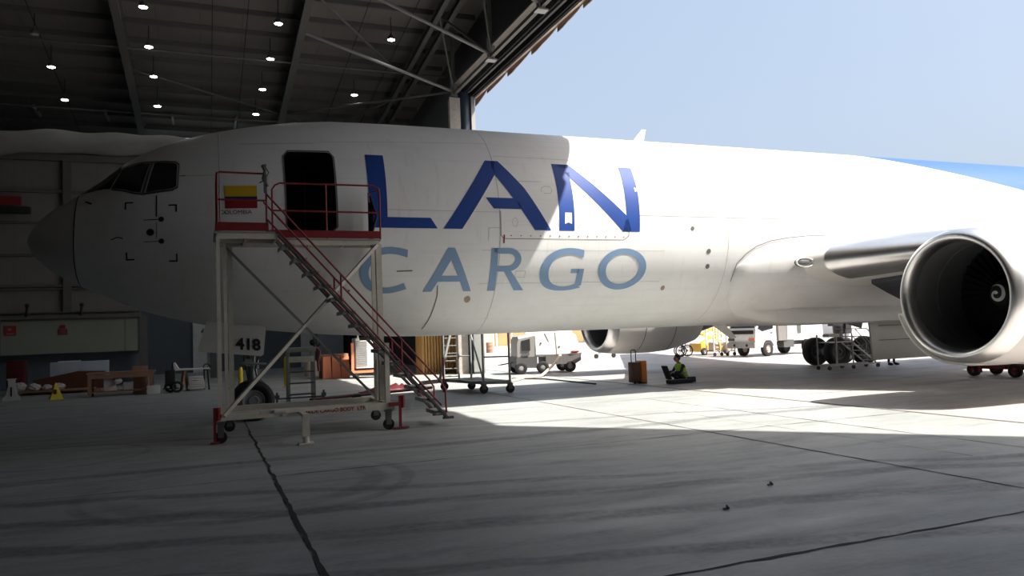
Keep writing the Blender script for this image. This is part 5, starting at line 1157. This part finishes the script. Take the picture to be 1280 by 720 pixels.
# mesh cage trolleys
for k, (u, v, nm) in enumerate(((898, 445, 'pale wire cage trolley, left one of two beside the white truck'), (914, 444.5, 'pale wire cage trolley next to the white truck cab'))):
    c = gp(u, v); t = thing('cage_trolley', nm, 'trolley', c, 'pale wire cage trolleys')
    hx = .27
    b = MB()
    for dx in (-hx, hx):
        for dy in (0, .7): b.beam((c.x+dx, c.y+dy, .15), (c.x+dx, c.y+dy, 2.3), .06, .06)
    for z in (.3, .8, 1.3, 1.8, 2.28):
        for dy in (0, .7): b.beam((c.x-hx, c.y+dy, z), (c.x+hx, c.y+dy, z), .04, .04)
    b.build('cage_frame', 'whitewall', t, smooth=False)
    MB().box((c.x, c.y+.35, .28), (.5, .7, .06)).build('cage_floor', 'wood', t); MB().box((c.x, c.y+.35, .55), (.42, .5, .45), bev=.02).build('cage_load', 'hose', t)
    for dx in (-.24, .24): MB().tube((c.x+dx, c.y-.03, .1), (c.x+dx, c.y+.03, .1), .1, n=14).build('caster', 'tyre', t)
# white truck
F = gp(921, 444); Bk = gp(968, 442.5); R1 = gp(962, 444.5)
ax = Vector((.90, -.10, 0)).normalized()
wA = gp(961.5, 445.2); 
# truck frame: origin at near front wheel, forward direction -f
f = Vector((-.985, -.17, 0)).normalized(); s_ = Vector((-f.y, f.x, 0))
if s_.y > 0: s_ = -s_
n_ = -s_
t = thing('flatbed_truck', 'white cab-over truck carrying pale equipment boxes on the far apron', 'truck', wA)
def tl(l, w, z): return wA+f*l+n_*w+Vector((0, 0, z))
CW = 1.85
b = MB(); pr = [(-.65, .55), (-.65, 2.28), (-.45, 2.36), (.55, 2.34), (.95, 1.50), (1.02, .80), (1.02, .50), (.45, .50), (.38, .70), (.2, .86), (-.2, .86), (-.38, .70), (-.45, .55)]
b.loft([[tl(l, w, z) for l, z in pr] for w in (0, CW)]); cab = b.build('cab', 'white', t, angle=30)
MB().loft([[tl(l, w, z) for l, z in ((.60, 2.22), (.92, 1.54), (.94, 1.54), (.62, 2.23))] for w in (.10, CW-.1)]).build('windscreen', 'glass', t, smooth=False)
MB().loft([[tl(l, w, z) for l, z in ((-.40, 2.15), (.42, 2.15), (.80, 1.50), (.45, 1.35), (-.40, 1.48))] for w in (-.02, .03)]).build('side_window', 'glass', t, smooth=False)
MB().loft([[tl(l, w, z) for l, z in ((1.02, 1.42), (1.04, 1.42), (1.04, 1.22), (1.02, 1.22))] for w in (.1, CW-.1)]).build('front_grille', 'black', t, smooth=False)
MB().loft([[tl(l, w, z) for l, z in ((1.0, .78), (1.12, .78), (1.12, .48), (1.0, .46))] for w in (-.02, CW+.02)]).build('bumper', 'steel_light', t, smooth=False)
MB().loft([[tl(l, w, z) for l, z in ((1.0, 1.0), (1.06, 1.0), (1.06, .86), (1.0, .86))] for w in (.0, .42)]).build('headlight', 'orange', t, smooth=False)
MB().loft([[tl(l, w, z) for l, z in ((1.0, 1.0), (1.06, 1.0), (1.06, .86), (1.0, .86))] for w in (CW-.42, CW)]).build('headlight', 'lens', t, smooth=False)
for w in (.5, 1.35): MB().sphere(tl(1.12, w, .62), .07).build('fog_light', 'black', t)
MB().box(tl(-.25, -.02, 1.25), (.16, .03, .05)).build('door_handle', 'black', t)
for w in (0.0, CW):
    wheelset(t, tl(0, w+(.12 if w == 0 else -.12), .40), .40, .24, tuple(n_), 'hose')
for w in (0.1, CW-.1): wheelset(t, tl(-3.4, w, .40), .40, .4, tuple(n_), 'steel_light')
b = MB(); b.beam(tl(-.6, .45, .62), tl(-4.6, .45, .62), .12, .18); b.beam(tl(-.6, CW-.45, .62), tl(-4.6, CW-.45, .62), .12, .18); b.box(tl(-1.7, .25, .62), (.7, .5, .4)); b.build('chassis', 'darkgrey', t, smooth=False)
for (l0, l1, mt_, h0, h1, nm) in ((-1.55, -.85, 'wallsheet', .8, 2.0, 'middle_locker'), (-4.6, -1.6, 'white', .95, 2.05, 'equipment_box')):
    b = MB(); b.loft([[tl(l, w, z) for l, z in ((l0, h0), (l0, h1), (l1, h1), (l1, h0))] for w in (0, CW)]); b.build(nm, mt_, t, smooth=False)
b = MB(); b.loft([[tl(l, w, z) for l, z in ((-2.7, 1.15), (-2.7, 1.95), (-2.4, 1.95), (-2.4, 1.15))] for w in (-.03, 0)]); b.build('box_vent', 'darkgrey', t, smooth=False)
# step stand by the main gear
a = gp(1036, 457); c = gp(1078, 459); y1 = a.y-.3
t = thing('gear_access_stand', 'small grey tubular stand with steps beside the far main wheels', 'access stand', a)
y0 = 3.0; y1 = 2.45; x0, x1 = py(1036, 440, y1).x, py(1066, 440, y1).x
for (x, y) in ((x0, y0), (x0+.35, y1), (x1-.22, y0), (x1, y1)): MB().tube((x, y, .14), (x, y, 1.30), .028).build('upright', 'steel_light', t)
MB().box(((x0+x1)/2+.05, (y0+y1)/2, 1.0), (x1-x0, y0-y1, .04)).build('platform', 'steel_light', t, smooth=False)
MB().box((x0+.15, y1, 1.26), (.5, .3, .12)).build('tool_tray', 'cream', t, smooth=False)
b = MB(); b.beam((x0, y1, .16), (x1+1.3, y1, .16), .05, .05); b.beam((x0, y0, .16), (x1+1.3, y0, .16), .05, .05); b.build('base_beam', 'steel_light', t, smooth=False)
for yy in (y1, y0):
    b = MB(); b.path([(x1-.30, yy, 1.48), (x1+.75, yy, 1.46), (x1+1.25, yy, .95), (x1+1.3, yy, .25)], .018, 8); b.path([(x1-.30, yy, .95), (x1-.30, yy, 1.48)], .018, 8); b.path([(x1-.3, yy, 1.2), (x1+.6, yy, 1.18), (x1+1.2, yy, .6)], .018, 8); b.beam((x1+.05, yy, .95), (x1+1.1, yy, .2), .03, .06); b.build('handrail', 'steel_light', t)
for k in range(4): MB().box((x1+.25+k*.28, (y0+y1)/2, .84-k*.19), (.2, y0-y1, .03)).build('step', 'steel_light', t, smooth=False)
for x in (x0, x1, x1+1.2):
    for yy in (y0, y1): MB().tube((x, yy-.03, .07), (x, yy+.03, .07), .07, n=12).build('caster', 'tyre', t)
# red dolly
a = gp(1218, 470); t = thing('red_dolly', 'low red steel dolly with black wheels under the near engine', 'dolly', a)
d_ = gp(1270, 472)-a; d_.z = 0; dn = d_.normalized(); pn = Vector((-dn.y, dn.x, 0)); Ld = d_.length
def dl(s, w, z): return a+dn*s+pn*w+Vector((0, 0, z))
for (s, w) in ((0, 0), (Ld, 0), (0.1, .9), (Ld, .9)): wheelset(t, dl(s, w, .19), .19, .14, tuple(pn), 'red')
b = MB(); b.beam(dl(0, .1, .28), dl(Ld+.8, .1, .28), .09, .12); b.beam(dl(0, .8, .28), dl(Ld+.8, .8, .28), .09, .12); b.beam(dl(.3, 0, .28), dl(.3, .9, .28), .1, .1); b.beam(dl(Ld*.7, 0, .28), dl(Ld*.7, .9, .28), .1, .1); b.beam(dl(.22, -.05, .12), dl(.22, -.05, .42), .08, .08); b.build('dolly_frame', 'red', t, smooth=False)
b = MB(); b.beam(dl(.1, 0, .36), dl(Ld+.8, 0, .36), .05, .05)
for s in (.1, .35, .8, 1.1): b.beam(dl(s, 0, .3), dl(s, 0, .44), .05, .05)
b.build('dolly_deck', 'brown', t, smooth=False)
# person behind the gear door: only shoes and trousers visible
c = gp(1121, 457.0); O = Vector((c.x+.1, c.y+.3, 0))
J = [(0, 0, .95), (0, 0, 1.12), (0, 0, 1.35), (0, 0, 1.48), (0, 0, 1.56), (-.19, 0, 1.40), (-.24, 0, 1.12), (-.22, -.12, .92), (.19, 0, 1.40), (.24, 0, 1.12), (.22, -.12, .92), (-.10, 0, .88), (-.13, 0, .48), (-.15, 0.02, .09), (-.15, -.16, .05), (.10, 0, .88), (.13, .02, .48), (.15, .04, .09), (.17, -.14, .05)]
Rr = [(.15, .11), (.14, .11), (.17, .12), .07, .055, .06, .045, .03, .06, .045, .03, .09, .06, .045, .04, .09, .06, .045, .04]
t, body = figure('person', 'standing person half hidden behind the grey gear door, only dark shoes showing', J, Rr, Ed, O, 'navy')
b = MB(); hc = O+Vector((0, -.02, 1.68)); b.sphere(hc, .10, (.80, .95, 1.2), 16); b.sphere(hc+Vector((0, -.10, -.01)), .02, n=8); b.sphere(hc+Vector((-.08, 0, 0)), .022, (.5, .7, 1.1), 8); b.sphere(hc+Vector((.08, 0, 0)), .022, (.5, .7, 1.1), 8); b.tube(O+Vector((0, 0, 1.5)), hc+Vector((0, 0, -.06)), .05); b.build('head', 'skin', t)
b = MB(); b.sphere(hc+Vector((0, .02, .035)), .105, (.84, .98, 1.08), 16); b.build('hair', 'hair', t)
b = MB(); hand(b, O+Vector((-.22, -.12, .92)), (0, -.5, -1), 1); hand(b, O+Vector((.22, -.12, .92)), (0.01, -.5, -1), -1); b.build('hands', 'skin', t)
b = MB()
for sx in (-.15, .16): b.sphere((O.x+sx, O.y-.07, .05), .09, (.55, 1.5, .5), 12)
b.build('shoes', 'black', t)
# small trolley far behind, near the right engine
c = gp(756, 447.5); t = thing('equipment_trolley', 'small white wheeled trolley in the distance below the far engine inlet', 'trolley', c)
b = MB(); b.tube((c.x-.6, c.y, .2), (c.x-.3, c.y, 1.2), .06); b.tube((c.x-.3, c.y, 1.2), (c.x+.3, c.y, .5), .05); b.beam((c.x-.7, c.y, .3), (c.x+.9, c.y, .3), .08, .08); b.beam((c.x+.6, c.y, .2), (c.x+.6, c.y, 1.0), .07, .07); b.sphere((c.x-.2, c.y-.05, .7), .2); b.build('trolley_frame', 'white', t)
for dx in (-.6, .6): MB().tube((c.x+dx, c.y-.08, .14), (c.x+dx, c.y+.0, .14), .14, n=14).build('wheel', 'tyre', t)
# buildings
def building(name, label, cat, u0, u1, Y, H_, mt, D_=6.0):
    a = py(u0, 430, Y); c = py(u1, 430, Y); t = thing(name, label, cat, ((a.x+c.x)/2, Y, 0)); w = c.x-a.x
    MB().box(((a.x+c.x)/2, Y+D_/2, H_/2), (w, D_, H_)).build('wall', mt, t, smooth=False)
    MB().box(((a.x+c.x)/2, Y+D_/2, H_+.1), (w+.4, D_+.4, .2)).build('roof', 'edge', t, smooth=False)
    return t, a.x, c.x
YB = 46.0
t, xa, xb = building('apron_building', 'sand coloured building with pale posts beyond the power cart', 'building', 596, 790, YB, 4.6, 'beigewall')
k = 0; x = xa+.4
while x < xb:
    MB().box((x, YB-.06, 2.2), (.16 if k % 3 else .3, .1, 4.4)).build('post', 'whitewall', t, smooth=False)
    if k % 4 in (1, 2) and k < 9: MB().box((x+.75, YB-.03, 1.9), (1.1, .06, 3.4)).build('door', 'tan', t, smooth=False)
    x += 1.5; k += 1
MB().box(((xa+xb)/2, YB-.5, .25), (xb-xa, .5, .5)).build('plinth', 'whitewall', t, smooth=False)
b = MB(); b.box(((xa+xb)/2+4, YB-.2, .55), (8, .4, .12)); b.build('dark_rail', 'darkgrey', t, smooth=False)
t, xa, xb = building('perimeter_wall', 'long pale wall behind the lift and the white truck', 'wall', 860, 1180, 56, 5.0, 'beigewall', 1.0)
x = xa+1
while x < xb: MB().box((x, 55.9, 2.4), (.12, .12, 4.8)).build('post', 'whitewall', t, smooth=False); x += 3.0
t, xa, xb = building('storage_shed', 'white roller-door shed behind the far main wheels', 'shed', 1062, 1135, 44, 5.0, 'white', 5.0)
for k in range(5): MB().box(((xa+xb)/2, 43.97, .6+k*.7), (xb-xa-.4, .04, .03)).build('door_rib', 'steel_light', t, smooth=False)
# barrels and boxes in front of the sand building
for (u, v, mt_, nm) in ((612, 441, 'wood', 'brown drum in front of the sand coloured building, leftmost'), (640, 446, 'white', 'white drum left of the power cart in the distance')):
    c = gp(u, v); b = MB(); b.lathe([(0, .001), (0, .3), (.3, .3), (.32, .31), (.34, .3), (.62, .3), (.64, .31), (.66, .3), (.92, .3), (.92, .001)], c, (0, 0, 1), 20); tag(b.build('drum', mt_), nm, 'drum')
# debris on the hangar floor
for (u, v, nm) in ((908, 637, 'small bent bolt on the hangar floor, nearer one'), (963, 607, 'small dark scrap on the hangar floor, farther one')):
    c = gp(u, v); b = MB(); b.tube((c.x-.035, c.y, .012), (c.x+.03, c.y+.02, .014), .011, n=8); b.tube((c.x+.02, c.y-.01, .013), (c.x+.03, c.y+.03, .03), .014, n=6); tag(b.build('floor_debris', 'steel'), nm, 'debris')
